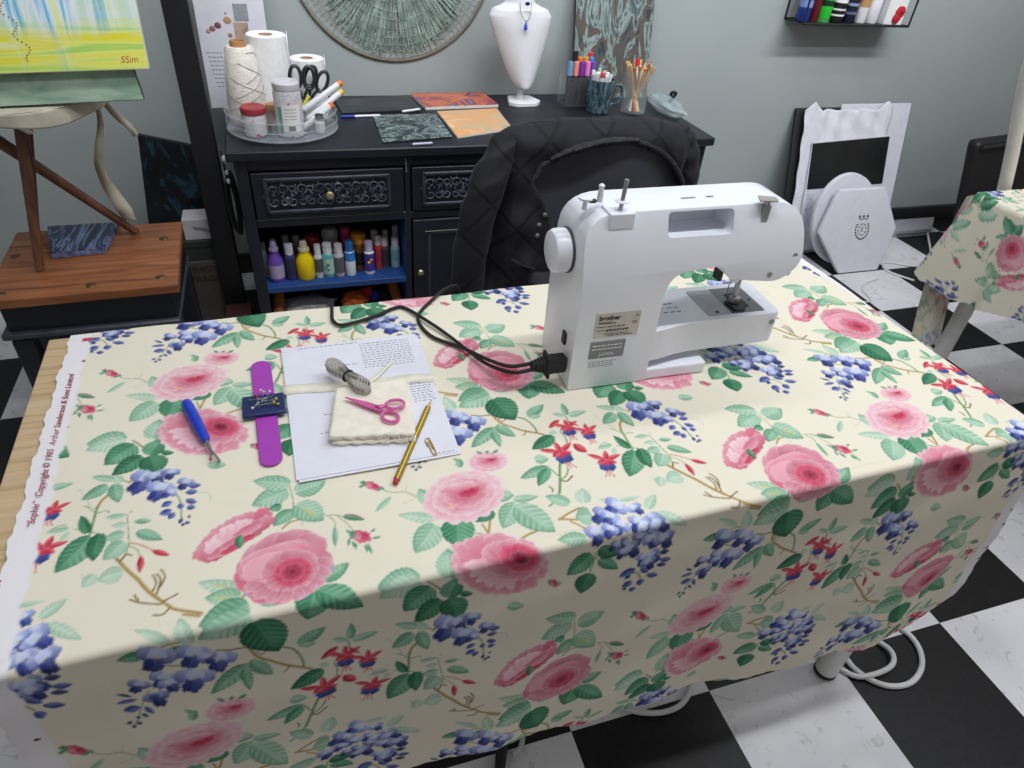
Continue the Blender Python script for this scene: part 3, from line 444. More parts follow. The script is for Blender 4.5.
# ------------------------------------------------------------------ floral tablecloth
CAT=json.loads(CATALOG)
SAMPLE,_=sheet(CAT,-120,-760,2000,1220)
def smooth01(x): x=np.clip(x,0,1); return x*x*(3-2*x)
def cloth_mat():
    n=N('floral_print_cotton'); a=n.add('ShaderNodeAttribute',attribute_name='print'); v=n.coord(); n.set(Roughness=.8,Specular_IOR_Level=.15)
    f=n.noise(v,9,3); n.base(n.mix(n.ramp(f,[(.35,(0,0,0)),(.8,(26,26,26))]),a.outputs['Color'],(214,200,170)))
    bp=n.add('ShaderNodeBump',Strength=.35,Distance=.006); n.link(n.noise(n.coord((1,1,.5)),9,3,1.2),bp.inputs['Height']); n.link(bp.outputs['Normal'],n.b.inputs['Normal']); return n.m
CLOTH=cloth_mat()
def cloth_object(name,X,Y,Z,rgb,nu,nv,origin):
    me=bpy.data.meshes.new(name); nvt=X.size
    co_=np.stack([X.ravel()-origin[0],Y.ravel()-origin[1],Z.ravel()-origin[2]],1).astype(np.float32)
    i=np.arange((nu)*(nv)).reshape(nv,nu)[:-1,:-1].ravel(); F=np.stack([i,i+1,i+nu+1,i+nu],1).astype(np.int32); nf=len(F)
    me.vertices.add(nvt); me.vertices.foreach_set('co',co_.ravel()); me.loops.add(nf*4); me.loops.foreach_set('vertex_index',F.ravel()); me.polygons.add(nf)
    me.polygons.foreach_set('loop_start',np.arange(0,nf*4,4,dtype=np.int32)); me.polygons.foreach_set('use_smooth',np.ones(nf,dtype=bool)); me.update(calc_edges=True)
    c=np.clip(rgb,0,255)/255.; c=np.where(c<=.04045,c/12.92,((c+.055)/1.055)**2.4); at=me.color_attributes.new('print','FLOAT_COLOR','POINT')
    at.data.foreach_set('color',np.concatenate([c,np.ones((nvt,1))],1).astype(np.float32).ravel()); me.materials.append(CLOTH)
    o=bpy.data.objects.new(name,me); COL.objects.link(o); o.location=origin; ORG[o.name]=tuple(origin); return o
NU,NV=860,640; HZ=TH+.0032
uu,vv=np.meshgrid(np.linspace(0,1,NU),np.linspace(0,1,NV))
hemS=[.02,.44,.57,.70,.94,1.24,1.345,1.42,1.47,1.515]; hemT=[-.445,-.448,-.444,-.463,-.486,-.518,-.533,-.522,-.49,-.455]
su=.03+uu*1.485
tb=np.interp(su,hemS,hemT)+.0012*np.sin(su*210)+.001*np.sin(su*77); tt=tb+(.583-tb)*vv
sl=.0305+.0012*np.sin(tt*63)+.0013*np.sin(tt*141+1)+.0007*np.sin(tt*333)-.006*np.clip((-tt-.2)/.25,0,1)
sr=np.interp(-tt,[-.583,0,.145,.31,.47,.54],[1.422,1.475,1.482,1.498,1.513,1.515])+.001*np.sin(tt*180)
ss=sl+(sr-sl)*uu
r_=.007; th=np.clip(-tt/r_,0,PI/2); drop=np.maximum(-tt-r_*PI/2,0)
y=np.where(tt>=0,tt,-r_*np.sin(th)); z=np.where(tt>=0,0,-r_*(1-np.cos(th))-drop)
k=np.clip(drop/.45,0,1); y=y-k*(.006*np.sin(ss*11+.6)+.004*np.sin(ss*23+2)+.003*np.sin(ss*41+drop*9))-.002*np.sin(drop*40+ss*7)*smooth01(drop/.1)-.004*k
d=np.maximum(ss-TL,0); phi=smooth01((tt+.03)/.13)*PI/2; x=np.minimum(ss,TL)+d*np.cos(phi)+.004*np.sin(phi)*(d>0)*np.minimum(d/.004,1); z=z-d*np.sin(phi)
z=z+np.where(tt>.01,.0007*np.sin(ss*31+tt*17)+.0006*np.sin(ss*13-tt*37),0)
px_,py_=pattern_xy(ss.ravel(),tt.ravel()); rgb=SAMPLE(px_,py_)
s1,t1=ss.ravel(),tt.ravel(); wl=smooth01((t1*0+ (sl.ravel()+.0315-s1))/.004); wr=smooth01((s1-(sr.ravel()-.027))/.004); wv=np.maximum(wl,wr)[:,None]
rgb=rgb*(1-wv)+np.array((240,237,242.))*wv
for (sx,sy,rad) in [(.058,.505,.0026),(.050,-.12,.0028),(1.487,-.20,.003),(1.489,-.235,.003),(1.493,-.30,.004),(1.497,-.335,.003),(1.48,-.47,.006),(1.46,-.495,.004)]:
    m_=np.hypot(s1-sx,t1-sy)<rad; rgb[m_]=(150,40,58)
for (sx0,sx1,ty0,ty1,c_) in [(.024,.0335,.095,.11,(178,38,52)),(.024,.0335,.083,.094,(60,66,60)),(.024,.0335,.066,.082,(140,34,60)),(.048,.062,.562,.571,(196,84,100))]:
    m_=(s1>sx0)&(s1<sx1)&(t1>ty0)&(t1<ty1); rgb[m_]=c_
wx=TO.x+EX.x*x+EY.x*y; wy=TO.y+EX.y*x+EY.y*y
cl=cloth_object('tablecloth',wx,wy,HZ+z,rgb,NU,NV,(TO.x,TO.y,TH)); tag(cl,'cream cloth printed with roses and wisteria spread on the worktable under the sewing machine','tablecloth')
RED=mat('a02840',.7); text('selvedge_lettering','\u201cSophie\u201d  Copyright \u00a9 1985  Arthur Sanderson & Sons Limited',.0112,RED,cl,frameM(tw(.0475,.325,HZ+.0012),EY,-EX),.00015,shear=.35,space=1.02)
# ------------------------------------------------------------------ second table, its cloth, the lamp on it
T2=Vector((1.832,.745,0)); f2=lambda s,t:Vector((T2.x+s,T2.y+t,0))
table('side_table','oak worktable with white round legs under the shorter floral cloth by the wall',tuple(T2),f2,1.42,.58,.735,.118,.05)
NU2,NV2=230,260
uu,vv=np.meshgrid(np.linspace(0,1,NU2),np.linspace(0,1,NV2))   # u along the table edge (towards the wall), v from hem to inside of the top
wtop=.95; L2=.30; yy=.60+uu*(1.331-.60); ww=-L2+.004*np.abs(((uu*60)%2)-1)*(vv<.004)+vv*(L2+wtop)   # ww<0 hangs
hem=-(.272+.02*np.sin(uu*9))+.03*(1-uu); ww=hem+(wtop-hem)*vv; ww=np.where(vv<.02,ww+.003*np.abs(((uu*70)%2)-1),ww)
dr=np.maximum(-ww,0); cor=smooth01((yy-1.22)/.11)
x2=np.where(ww>0,ww,0.)-.006*np.minimum(dr/.01,1)-dr/.28*(.010*np.sin(yy*46)+.006*np.sin(yy*83)+.008); z2=np.where(ww>0,0,-dr)
y2=yy+cor*dr*.22; x2=x2-cor*dr*.06
rx,ry=311+37-0,0
q0=PU*3; px2=(311+q0[0])+(yy-1.153)*1000; py2=(37+q0[1])-(( .738+np.where(ww>0,ww,-dr))-.651)*1000*1.0
rgb2=SAMPLE(px2.ravel(),py2.ravel())
c2=cloth_object('tablecloth',T2.x+x2,y2,.7382+z2,rgb2,NU2,NV2,(T2.x,T2.y,.735)); tag(c2,'smaller floral cloth hanging over the end of the farther table','tablecloth')
flap=G().grid(lambda u,v:(Vector((1.815,1.345,.72))*(1-u)+Vector((1.945,1.341,.72))*u)*(1-v)+(Vector((1.825,1.300,.262))*(1-u)+Vector((1.94,1.280,.238))*u)*v+Vector((.006*math.sin(u*14+v*4),.03*math.sin(v*PI)+.008*math.sin(u*9),.004*math.sin(u*40)*(v>.95))),30,60)
fu,fv=np.meshgrid(np.linspace(0,1,31),np.linspace(0,1,61)); V=np.array(flap.v)
pale=SAMPLE((560+fu*120).ravel(),(-120-fv*470).ravel()); pale=pale*.45+np.array((228,222,210))*.55
fo=cloth_object('hanging_flap',V[:,0],V[:,1],V[:,2],pale,31,61,(T2.x,T2.y,.735)); fo.parent=c2; fo.location=(0,0,0)
lp=thing('clamp_lamp','white curved lamp pole clamped behind the farther floral table','lamp',(2.005,1.372,.66))
G().bb((1.975,1.327,.69),(2.035,1.392,.70)).bb((1.975,1.333,.60),(2.035,1.345,.70)).bb((1.99,1.345,.60),(2.02,1.39,.615)).build('clamp',WHITE,lp,bevel=.003)
pp=spline([(2.005,1.375,.66),(1.988,1.372,.712),(1.944,1.372,.824),(1.887,1.370,.947),(1.83,1.365,1.08),(1.78,1.34,1.26),(1.77,1.30,1.42),(1.80,1.25,1.54)],8); G().tube(pp,.0175,16).build('pole',mat('e6e3dc',.4,var=.02),lp)
G().lathe([(.03,1.59),(.05,1.56),(.095,1.49),(.09,1.49),(.045,1.557)],(1.82,1.23,0),28).build('lamp_shade',WHITE,lp)
# ------------------------------------------------------------------ sewing machine (seen from its back)
MO=Vector((.364,.731,.7400)); MA=math.radians(-.75)
MX=Vector((math.cos(MA),math.sin(MA),0)); MY=Vector((-math.sin(MA),math.cos(MA),0))
def mw(x,y,z): return MO+MX*x+MY*y+Vector((0,0,z if z<.2 else .2+(z-.2)*.88))
sm=thing('sewing_machine','white sewing machine standing on the floral cloth with its back to the viewer','sewing machine',tuple(MO))
MWH=mat('eef1fb',.24,var=.012,scale=8); MWH2=mat('eaedf7',.3,var=.012); GREYP=mat('8c8e92',.4); STEEL=mat('b4b4b8',.28,1.,var=.04); DKG=mat('4a4b4f',.45)
poly=rpoly([(0,0,.006),(.130,0,.004),(.130,.184,.034),(.214,.190,.010),(.232,.168,.010),(.320,.157,.03),(.353,.185,.03),(.340,.282,.055),(.0,.279,.052)],0,7)
def tilt(z,y): # the back curves in towards the top
    return .034*min(1.1,max(0,(z-.15)/.135))**1.9 if y<.05 else -.020*min(1,max(0,(z-.16)/.13))**1.4
g=G().prism(poly,.0,.120,lambda x,z,y:mw(x,y,z)); body=g.build('body',MWH,sm,smooth=40)
bm=bmesh.new(); bm.from_mesh(body.data)
for k in range(11): bmesh.ops.bisect_plane(bm,geom=bm.verts[:]+bm.edges[:]+bm.faces[:],plane_co=(0,0,.150+.0115*k),plane_no=(0,0,1))
for v_ in bm.verts:
    yl=v_.co.dot(MY); v_.co+=MY*tilt(v_.co.z,yl)
bm.to_mesh(body.data); bm.free()
cut=G().prism(rpoly([(.123,.239),(.226,.239),(.226,.2765),(.123,.2765)],.008,5),-.02,.068,lambda x,z,y:mw(x,y,z)).build('cut',MWH,sm)
bv=body.modifiers.new('bevel','BEVEL'); bv.width=.012; bv.segments=4; bv.limit_method='ANGLE'; bv.angle_limit=math.radians(50)
bo=body.modifiers.new('recess','BOOLEAN'); bo.object=cut; bo.operation='DIFFERENCE'; bo.solver='EXACT'
bpy.context.view_layer.update(); dg=bpy.context.evaluated_depsgraph_get(); me=bpy.data.meshes.new_from_object(body.evaluated_get(dg)); body.modifiers.clear(); body.data=me
bpy.data.objects.remove(cut)
for p in me.polygons: p.use_smooth=True
me.set_sharp_from_angle(angle=math.radians(40))
ap=rpoly([(.090,.004,.001),(.138,.003,.02),(.196,.017,.03),(.362,.018,.010),(.366,.118,.010),(.09,.118,.001)],0,5)
G().prism(ap,.034,.0885,lambda x,y,z:mw(x,y,z)).build('free_arm',MWH2,sm,bevel=.005,seg=3)
G().prism(rpoly([(.10,.001),(.236,.001),(.238,.11),(.10,.112)],.004),0,.020,lambda x,y,z:mw(x,y,z)).build('base_foot',MWH,sm,bevel=.004,seg=2)
G().prism(rpoly([(.02,.10),(.232,.10),(.232,.128),(.02,.128)],.01),0,.03,lambda x,y,z:mw(x,y,z)).build('base_plinth',MWH2,sm,bevel=.004)
G().prism(rpoly([(.236,.028),(.278,.028),(.278,.104),(.236,.104)],.004),.0884,.0894,lambda x,y,z:mw(x,y,z)).build('bobbin_cover',mat('a9abb0',.35),sm)
npl=G().prism(rpoly([(.278,.028),(.338,.028),(.338,.104),(.278,.104)],.002),.0884,.0896,lambda x,y,z:mw(x,y,z)).build('needle_plate',mat('77787c',.3,.6),sm)
G().prism(rpoly([(.294,.040),(.318,.040),(.318,.085),(.294,.085)],.006),.0896,.0902,lambda x,y,z:mw(x,y,z)).build('feed_slot',BLK,npl)
for a,b in ((.256,.036),(.33,.062)): G().lathe([(.0035,.0892),(.003,.0904)],mw(a,b,0)*1-Vector((0,0,0)),12).build('screw',DKG,sm)
gg=G()
for i in range(9): gg.box(mw(.172+.011*(i%3)+random.uniform(-.002,.002),.05+.012*(i//3),.0887),(.006+random.uniform(0,.002),.0016,.0004))
gg.build('stitch_chart',DKG,sm)
G().tube([mw(.298,.060,.17),mw(.294,.055,.104)],.0045,12).build('presser_bar',STEEL,sm)
pf=G().prism(rpoly([(.284,.030),(.304,.030),(.306,.062),(.282,.062)],.004),.0905,.0935,lambda x,y,z:mw(x,y,z)).build('presser_foot',mat('3a3a3e',.35,.7),sm)
G().box(mw(.294,.052,.099),(.016,.012,.012)).build('foot_holder',STEEL,pf,bevel=.002)
G().tube([mw(.290,.070,.168),mw(.290,.070,.098)],[.0012,.0007],8).build('needle',STEEL,sm)
G().box(mw(.290,.070,.150),(.012,.012,.014)).build('needle_clamp',mat('c8c8cc',.3,.6),sm,bevel=.002)
G().box(mw(.262,.028,.158),(.012,.012,.022)).build('thread_guard',MWH2,sm,bevel=.003)
lv=G().box(mw(.244,.045,.158),(.007,.018,.028)).build('presser_lever',BLK,sm,bevel=.002); 
wh=G().lathe([(0,-.027),(.020,-.0265),(.028,-.0235),(.031,-.018),(.031,-.003),(.028,0)],mw(-.001,.068,.200),40,axis=tuple(MX)).build('handwheel',MWH,sm); 
G().lathe([(.0325,-.0015),(.0325,.002)],mw(-.001,.068,.200),40,axis=tuple(MX)).build('wheel_gap',DKG,sm)
G().prism(rpoly([(.034,.257),(.070,.257),(.070,.2815),(.034,.2815)],.002),.016,.050,lambda x,z,y:mw(x,y+.002,z)).build('spool_stand',MWH,sm,bevel=.0015)
sp=G().tube([mw(.053,.032,.281),mw(.055,.032,.328)],[.0028,.0030],12).build('spool_pin',mat('a7a6a4',.35,.6),sm); G().lathe([(.002,.2820),(.009,.283),(.009,.284),(.002,.285)],mw(.0535,.032,0),20).build('pin_collar',MWH2,sp)
G().lathe([(.0045,.275),(.0035,.294),(.0042,.297),(.002,.299)],mw(.032,.055,0),14).build('bobbin_winder',MWH2,sm); G().lathe([(.0075,.278),(.007,.2795)],mw(.018,.050,0),16).build('winder_slot',BLK,sm)
G().lathe([(.0035,.268),(.003,.280),(.0095,.282),(.0095,.2845),(.004,.2855)],mw(.008,.048,0),20).build('winder_stop',MWH2,sm)
tg=G().prism(rpoly([(.270,.250),(.280,.250),(.280,.281),(.270,.281)],.002),.014,.04,lambda x,z,y:mw(x,y+.004*0+.004,z)).build('tension_slot',mat('9fa1a6',.4),sm); 
G().lathe([(.003,0),(.003,.022)],mw(.274,.020,.262),12).build('tension_spring',STEEL,tg); G().prism(rpoly([(.258,.018),(.287,.014),(.288,.026),(.262,.032)],.003),.289,.2912,lambda x,y,z:mw(x,y,z+.15*(y-.02))).build('thread_guide',mat('b9b4ac',.35,.5),sm)
G().tube([mw(.275,.026,.290),mw(.275,.020,.262)],.0040,10).build('guide_post',STEEL,tg)
g=G(); g.box(mw(.170,.06,.2806),(.022,.004,.001)); g.box(mw(.205,.06,.2812),(.010,.004,.001)); g.build('level_marks',GREYP,sm)
fp=lambda x,z,y=-.0006: mw(x,y,z)
def plate(x0,x1,z0,z1,m,name,y=-.0007,y2=.0002): return G().prism([(x0,z0),(x1,z0),(x1,z1),(x0,z1)],y,y2,lambda x,z,yy:mw(x,yy,z)).build(name,m,sm,smooth=0)
lb=plate(.028,.098,.090,.132,mat('c4c1b8',.4,.3),'rating_label'); l2=plate(.026,.082,.054,.084,mat('85868a',.45),'origin_label')
IN=mat('2a2a2c',.6); TXW=mat('e4e4e6',.5)
def mt(body_,size,x,z,m,par,y=-.0009,align='LEFT',**k): return text('lettering',body_,size,m,par,frameM(mw(x,y,z),MX,(0,0,1)),.0001,align,**k)
mt('brother',.0105,.033,.1235,IN,lb,bold=.00035); mt('MODEL LS14',.0036,.034,.1165,IN,lb); mt('CE',.0065,.086,.113,IN,lb); mt('A',.0075,.090,.1245,IN,lb); mt('SER. NO.',.003,.032,.103,IN,lb)
g=G()
for (x0,x1,z) in ((.034,.060,.1145),(.032,.074,.109),(.046,.080,.1035),(.046,.08,.1015),(.044,.082,.0965),(.050,.090,.0935)):
    x=x0
    while x<x1: q=random.uniform(.002,.006); g.box(mw(min(x+q/2,x1),-.0009,z),(q,.0003,.0012)); x+=q+.0012
g.build('small_print',IN,lb)
mt('JAPAN',.0082,.054,.0605,TXW,l2,align='CENTER'); g=G()
for z in (.0765,.0705):
    x=.030
    while x<.077: q=random.uniform(.003,.007); g.box(mw(x+q/2,-.0009,z),(q,.0003,.0016)); x+=q+.0014
g.build('small_print',TXW,l2)
g=G()
for z,x1 in ((.0475,.070),(.0435,.066),(.0395,.066)):
    x=.028
    while x<x1: q=random.uniform(.003,.007); g.box(mw(x+q/2,-.0002,z),(q,.0004,.0014)); x+=q+.0014
g.build('small_print',GREYP,sm)
text('embossed_lettering','brother',.021,MWH,sm,frameM(mw(.292,.0110,.224),MX,(0,.27,1)),.0007,'CENTER',space=1.02)
for x,z,y in ((.350,.072,.0175),(.338,.196,.0055),(.30,.170,.0012)): G().lathe([(.0045,0),(.0045,.0012)],mw(x,y,z),12,axis=tuple(-MY)).build('screw_cap',GREYP,sm)
G().box(mw(-.0005,.034,.074),(.006,.012,.020)).build('power_switch',BLK,sm,bevel=.001)
# power cord with its plug
pc=thing('power_cord','black twin power cord plugged into the machine, trailing over the cloth','cord',tuple(mw(-.03,.02,.02)))
g=G().prism(rpoly([(-.030,-.013),(.0,-.013),(.0,.013),(-.030,.013)],.003),-.009,.009,lambda x,z,y:mw(x-.002,.018+y,.040+z)); plg=g.build('plug',RUB,pc,bevel=.002)
g=G().prism(rpoly([(-.034,-.018),(-.029,-.018),(-.029,.018),(-.034,.018)],.002),-.013,.013,lambda x,z,y:mw(x,.018+y,.040+z)); g.build('plug_flange',RUB,plg,bevel=.001)
g=G().tube([mw(-.033,.018,.040),mw(-.055,.018,.040)],[.011,.0065],12)
for i in range(4): g.tube([mw(-.037-.005*i,.018,.040),mw(-.039-.005*i,.018,.040)],.0125-.0013*i,12)
g.build('strain_relief',RUB,plg)
zc=.7425
for off,P in ((0.,[mw(-.055,.021,.043),mw(-.085,.024,.040),(.262,.80,.762),(.236,.865,.745),(.194,.914,zc),(.184,.972,zc),(.215,1.02,zc),(.262,1.066,zc),(.29,1.095,.70),(.292,1.10,.5)]),
              (0.,[mw(-.055,.015,.036),mw(-.085,.020,.032),(.255,.812,.752),(.225,.90,.744),(.197,.952,zc+.004),(.168,1.008,zc),(.148,1.010,zc),(.112,.990,zc),(.060,.974,zc),(.045,.990,zc),(.046,1.02,zc),(.05,1.056,zc),(.052,1.075,.70),(.052,1.08,.5)])):
    G().tube(spline(P,8),.0029,8).build('cable',RUB,pc)
# ------------------------------------------------------------------ papers, linen, tape, scissors, pencil, clip
PAPER=mat('e6e6f2',.6,var=.012); PZ=HZ+.0022
Pq=[(-.041,.925),(.170,.926),(.171,.636),(-.035,.631)]
def quad(u,v,Q): a=Vector(Q[3]).lerp(Vector(Q[2]),u); b=Vector(Q[0]).lerp(Vector(Q[1]),u); return a.lerp(b,v)
def sheet_obj(Q,z,label,lines,name='paper_sheet'):
    g=G(); P=[quad(u,v,Q) for u,v in ((0,0),(1,0),(1,1),(0,1))]; g.hexa([(p.x,p.y,z) for p in P]+[(p.x,p.y,z+.0007) for p in P]); o=g.build(name,PAPER,smooth=0,origin=(P[0].x,P[0].y,z)); tag(o,label,'paper','printed sheets under the calico band')
    g=G()
    for u0,u1,v in lines:
        u=u0
        while u<u1:
            q=random.uniform(.012,.035); a=quad(u,v,Q); b=quad(min(u+q,u1),v,Q); g.tube([(a.x,a.y,z+.00075),(b.x,b.y,z+.00075)],.00055,4); u+=q+.010
    if g.v: g.build('lettering',mat('6a6a78',.7),o,smooth=0)
    return o
Q2=[(x+.003,y-.004) for x,y in Pq]
sheet_obj(Q2,PZ,'lower white sheet showing as a thin edge beneath the printed page',[])
lines=[(.56,.93,.955-.022*i) for i in range(11)]+[(.12,.55,.975),(.3,.52,.78)]+[(.83,.98,.56-.020*i) for i in range(9)]+[(.22,.36,.40),(.18,.30,.27),(.84,.98,.012)]
sheet_obj(Pq,PZ+.0009,'top white page with printed lines beneath the tape measure and calico squares',lines)
CAL=mat('efe9da',.85,var=.04,scale=60,bump=.2); z1=PZ+.0020
def ribbon(path,wid,z,th,name,m,par=None,**k):
    g=G(); n=len(path); V=[]
    for i,p in enumerate(path):
        a=Vector(path[max(i-1,0)][:2]);b=Vector(path[min(i+1,n-1)][:2]);d=(b-a).normalized();nn=Vector((-d.y,d.x)); zz=p[2] if len(p)>2 else z
        for s_ in (-.5,.5): V.append((p[0]+nn.x*wid*s_,p[1]+nn.y*wid*s_,zz))
    F=[(2*i,2*i+1,2*i+3,2*i+2) for i in range(n-1)]; g.add(V,F); return g.build(name,m,par,solid=th,**k)
bnd=ribbon([(-.0445+.218*i/24,.815-.013*i/24+.0015*math.sin(i*.7),z1+.0006+.0004*math.sin(i*1.3)) for i in range(25)],.0215,0,.0008,'calico_band',CAL,origin=(-.04,.81,z1)); tag(bnd,'cream calico band lying across the printed page','fabric strip')
tape_tail=ribbon(spline([(.074,.800,z1+.004),(.090,.815,z1+.004),(.106,.835,z1+.003),(.120,.853,z1+.0015)],6),.006,0,.0007,'cotton_tape_end',CAL,origin=(.08,.80,z1)); tag(tape_tail,'narrow cream cotton tape end pointing up the page from the band','ribbon')
Bq=[(.030,.788),(.132,.794),(.118,.668),(.010,.686)]
labs=['lowest cream calico square of the pile on the page','middle cream calico square of the pile on the page','topmost cream calico square with frayed edge under the pink scissors']
for i in range(3):
    jx,jy=[(.003,-.004),(-.001,.0015),(0,0)][i]; zz=z1+.0014+.0042*i
    def fn(u,v,i=i,jx=jx,jy=jy,zz=zz):
        p=quad(u,v,Bq); e=.0012*math.sin(u*37+i)*(v<.02)+.001*math.sin(v*41+i*2)*(u<.02); return (p.x+jx+e,p.y+jy+e,zz+.0022+.0007*math.sin(u*9+i)*math.sin(v*7+i))
    o=G().grid(fn,24,24).build('calico_square',CAL,solid=.0034,origin=(.03,.69,zz)); tag(o,labs[i],'fabric','calico squares piled on the page')
    if i==2:
        g=G()
        for k in range(26):
            u=random.uniform(.55,1); p=quad(u,0.01,Bq); a=random.uniform(-2.4,-.7); l=random.uniform(.004,.013); g.tube([(p.x,p.y,zz+.001),(p.x+math.cos(a)*l*.6,p.y+math.sin(a)*l*.6,zz-.003),(p.x+math.cos(a+.4)*l,p.y+math.sin(a+.4)*l,zz-.007)],.0004,4)
        g.build('frayed_threads',CAL,o)
ZT=z1+.0145
tm=thing('tape_measure','grey tape measure folded into loops and tied with a black band','tape measure',(.05,.80,ZT))
TG=mat('b9b4ae',.6,var=.06,scale=200); ax=Vector((.050,-.082,0)).normalized(); ay=Vector((-ax.y,ax.x,0)); c0=Vector((.049,.803,ZT))
g=G()
for kx in range(5):
    sc=1-.12*kx; pts=[]
    for i in range(41):
        t=2*PI*i/40; xx=.046*sc*math.cos(t); wd=.0165*sc*(.25+.75*abs(math.cos(t))**1.2); yy=wd*math.sin(t)*1.15
        pts.append(c0+ax*xx+ay*yy)
    V=[];F=[]
    for i,p in enumerate(pts): V+= [p+Vector((0,0,.0004)),p+Vector((0,0,.0135))]
    for i in range(40): F.append((2*i,2*i+2,2*i+3,2*i+1))
    g.add(V,F)
tb_=g.build('tape',TG,tm,solid=.0011)
g=G()
for i in range(14):
    p=c0+ax*(-.042+.0065*i); wd=.0165*(.25+.75*abs(math.cos(math.acos(max(-1,min(1,(-.042+.0065*i)/.046)))))**1.2)*math.sin(math.acos(max(-1,min(1,(-.042+.0065*i)/.046))))*1.15
    g.box(p-ay*(wd+.0008)+Vector((0,0,.007)),(.0014,.0006,.0045),Matrix.Rotation(math.atan2(ax.y,ax.x),3,'Z'))
g.build('printed_marks',mat('55505a',.7),tb_)
G().tube([c0+ay*(.0085*math.cos(t))+Vector((0,0,.007+.0085*math.sin(t))) for t in [2*PI*i/20 for i in range(20)]],.0016,8,closed=True).build('black_band',RUB,tm)
# scissors
zs=z1+.0190
PKT=N('pink_plastic'); PKT.base(PKT.ramp(PKT.noise(PKT.coord(),40),[(.3,(232,96,180)),(.7,(244,130,200))])); PKT.set(Roughness=.2,Transmission_Weight=.35,Alpha=.92); PK=PKT.m
sc=thing('craft_scissors','small pink plastic scissors lying on the topmost calico square','scissors',(.08,.72,zs))
piv=Vector((.079,.7255,zs)); tip=Vector((.040,.7575,zs)); dv=(tip-piv); nn=Vector((-dv.y,dv.x,0)).normalized(); dn=dv.normalized()
for sg,rc in ((1,Vector((.1035,.7265,zs))),(-1,Vector((.0935,.7045,zs)))):
    zo=Vector((0,0,.0011*sg))
    P2=[piv+nn*.006*sg-dn*.004,piv-nn*.004*sg-dn*.004,piv-nn*.002*sg+dn*.02,tip+nn*.0003*sg,tip+nn*.0016*sg,piv+nn*.006*sg+dn*.02]
    if sg<0: P2=P2[::-1]
    b=G().add([p+zo-Vector((0,0,.0009)) for p in P2]+[p+zo+Vector((0,0,.0009)) for p in P2],[tuple(range(5,-1,-1)),tuple(range(6,12))]+[(i,(i+1)%6,6+(i+1)%6,6+i) for i in range(6)]).build('blade',PK,sc,bevel=.0004)
    G().tube([piv+zo-dn*.002,piv.lerp(rc,.35)+zo+nn*sg*-.001],[.0045,.0035],10,flat=.6).build('shank',PK,b)
    dr_=(rc-piv).normalized(); pr=Vector((-dr_.y,dr_.x,0))
    G().tube([rc+zo+dr_*.0125*math.cos(t)+pr*.0095*math.sin(t) for t in [2*PI*i/28 for i in range(28)]],.0023,8,closed=True).build('finger_loop',PK,b)
G().lathe([(.003,zs+.002),(.0028,zs+.0034)],(piv.x,piv.y,0),12).build('pivot',mat('b0306a',.4),sc)
# pencil
pe=thing('pencil','yellow pencil with black stripes and red end lying over the page corner','pencil',(.081,.597,HZ))
e0,e1=Vector((.081,.597,HZ+.0046)),Vector((.159,.746,HZ+.0075)); du=(e1-e0).normalized(); Lp=(e1-e0).length
pm=N('striped_pencil'); pm.base(pm.ramp(pm.noise(pm.coord(),20),[(.3,(222,184,40)),(.7,(232,196,56))])); pm.set(Roughness=.3)
u_,w_=G().frame(du)
def hexring(d,r): return [e0+du*d+u_*(r*math.cos(t))+w_*(r*math.sin(t)) for t in [PI/3*i+.3 for i in range(6)]]
g=G(); A=hexring(.006,.0036)+hexring(Lp-.018,.0036); g.add(A,[(i,(i+1)%6,6+(i+1)%6,6+i) for i in range(6)]+[tuple(range(5,-1,-1)),tuple(range(6,12))]); g.build('barrel',pm.m,pe,smooth=0)
g=G()
for i in range(6):
    t=PI/3*i+.3; o_=u_*(.0036*math.cos(t))+w_*(.0036*math.sin(t)); g.tube([e0+du*.006+o_,e0+du*(Lp-.018)+o_],.00055,5)
g.build('black_stripe',BLK,pe)
G().tube([e0,e0+du*.0062],[.0034,.0039],12).build('red_end',mat('b01828',.35),pe); G().tube([e0+du*(Lp-.018),e0+du*(Lp-.004)],[.0035,.0010],12).build('sharpened_wood',mat('d8b888',.6),pe); G().tube([e0+du*(Lp-.004),e1],[.0010,.0002],8).build('lead',BLK,pe)
cl_=[(.1345,.653),(.1330,.664),(.1355,.6685),(.1395,.6665),(.1425,.640),(.1405,.6355),(.1378,.6385),(.1358,.659),(.1372,.6625),(.1388,.660),(.1400,.646)]
o=G().tube(spline([(x,y,z1+.0008) for x,y in cl_],6),.0008,6).build('paper_clip',mat('d0b070',.3,.6),origin=(.138,.65,z1)); tag(o,'brass paper clip on the page edge beside the pencil','paper clip')
# wrist pincushion
wb=thing('wrist_pincushion','purple slap band pincushion with a navy magnetic pad on the floral cloth','pincushion',(-.069,.78,HZ))
PUR=mat('a83cb4',.45,var=.03); bp=[]
for t in range(13): a=PI*t/12; bp.append((.0143*math.cos(a),.102+.0143*math.sin(a)))
for t in range(13): a=PI+PI*t/12; bp.append((.0143*math.cos(a),-.102+.0143*math.sin(a)))
ba=Matrix.Rotation(math.atan2(.232,-.009)-PI/2,3,'Z'); bc=Vector((-.0675,.780,0))
G().prism(bp,HZ+.0022,HZ+.0050,lambda x,y,z:(ba@Vector((x,y,0)))+bc+Vector((0,0,z))).build('slap_band',PUR,wb,bevel=.001)
NV_=mat('16245c',.3,var=.08); G().prism(rpoly([(-.097,.7605),(-.040,.7605),(-.0415,.8055),(-.0975,.8055)],.003),HZ+.0052,HZ+.0105,lambda x,y,z:(x,y,z)).build('magnetic_pad',NV_,wb,bevel=.002)
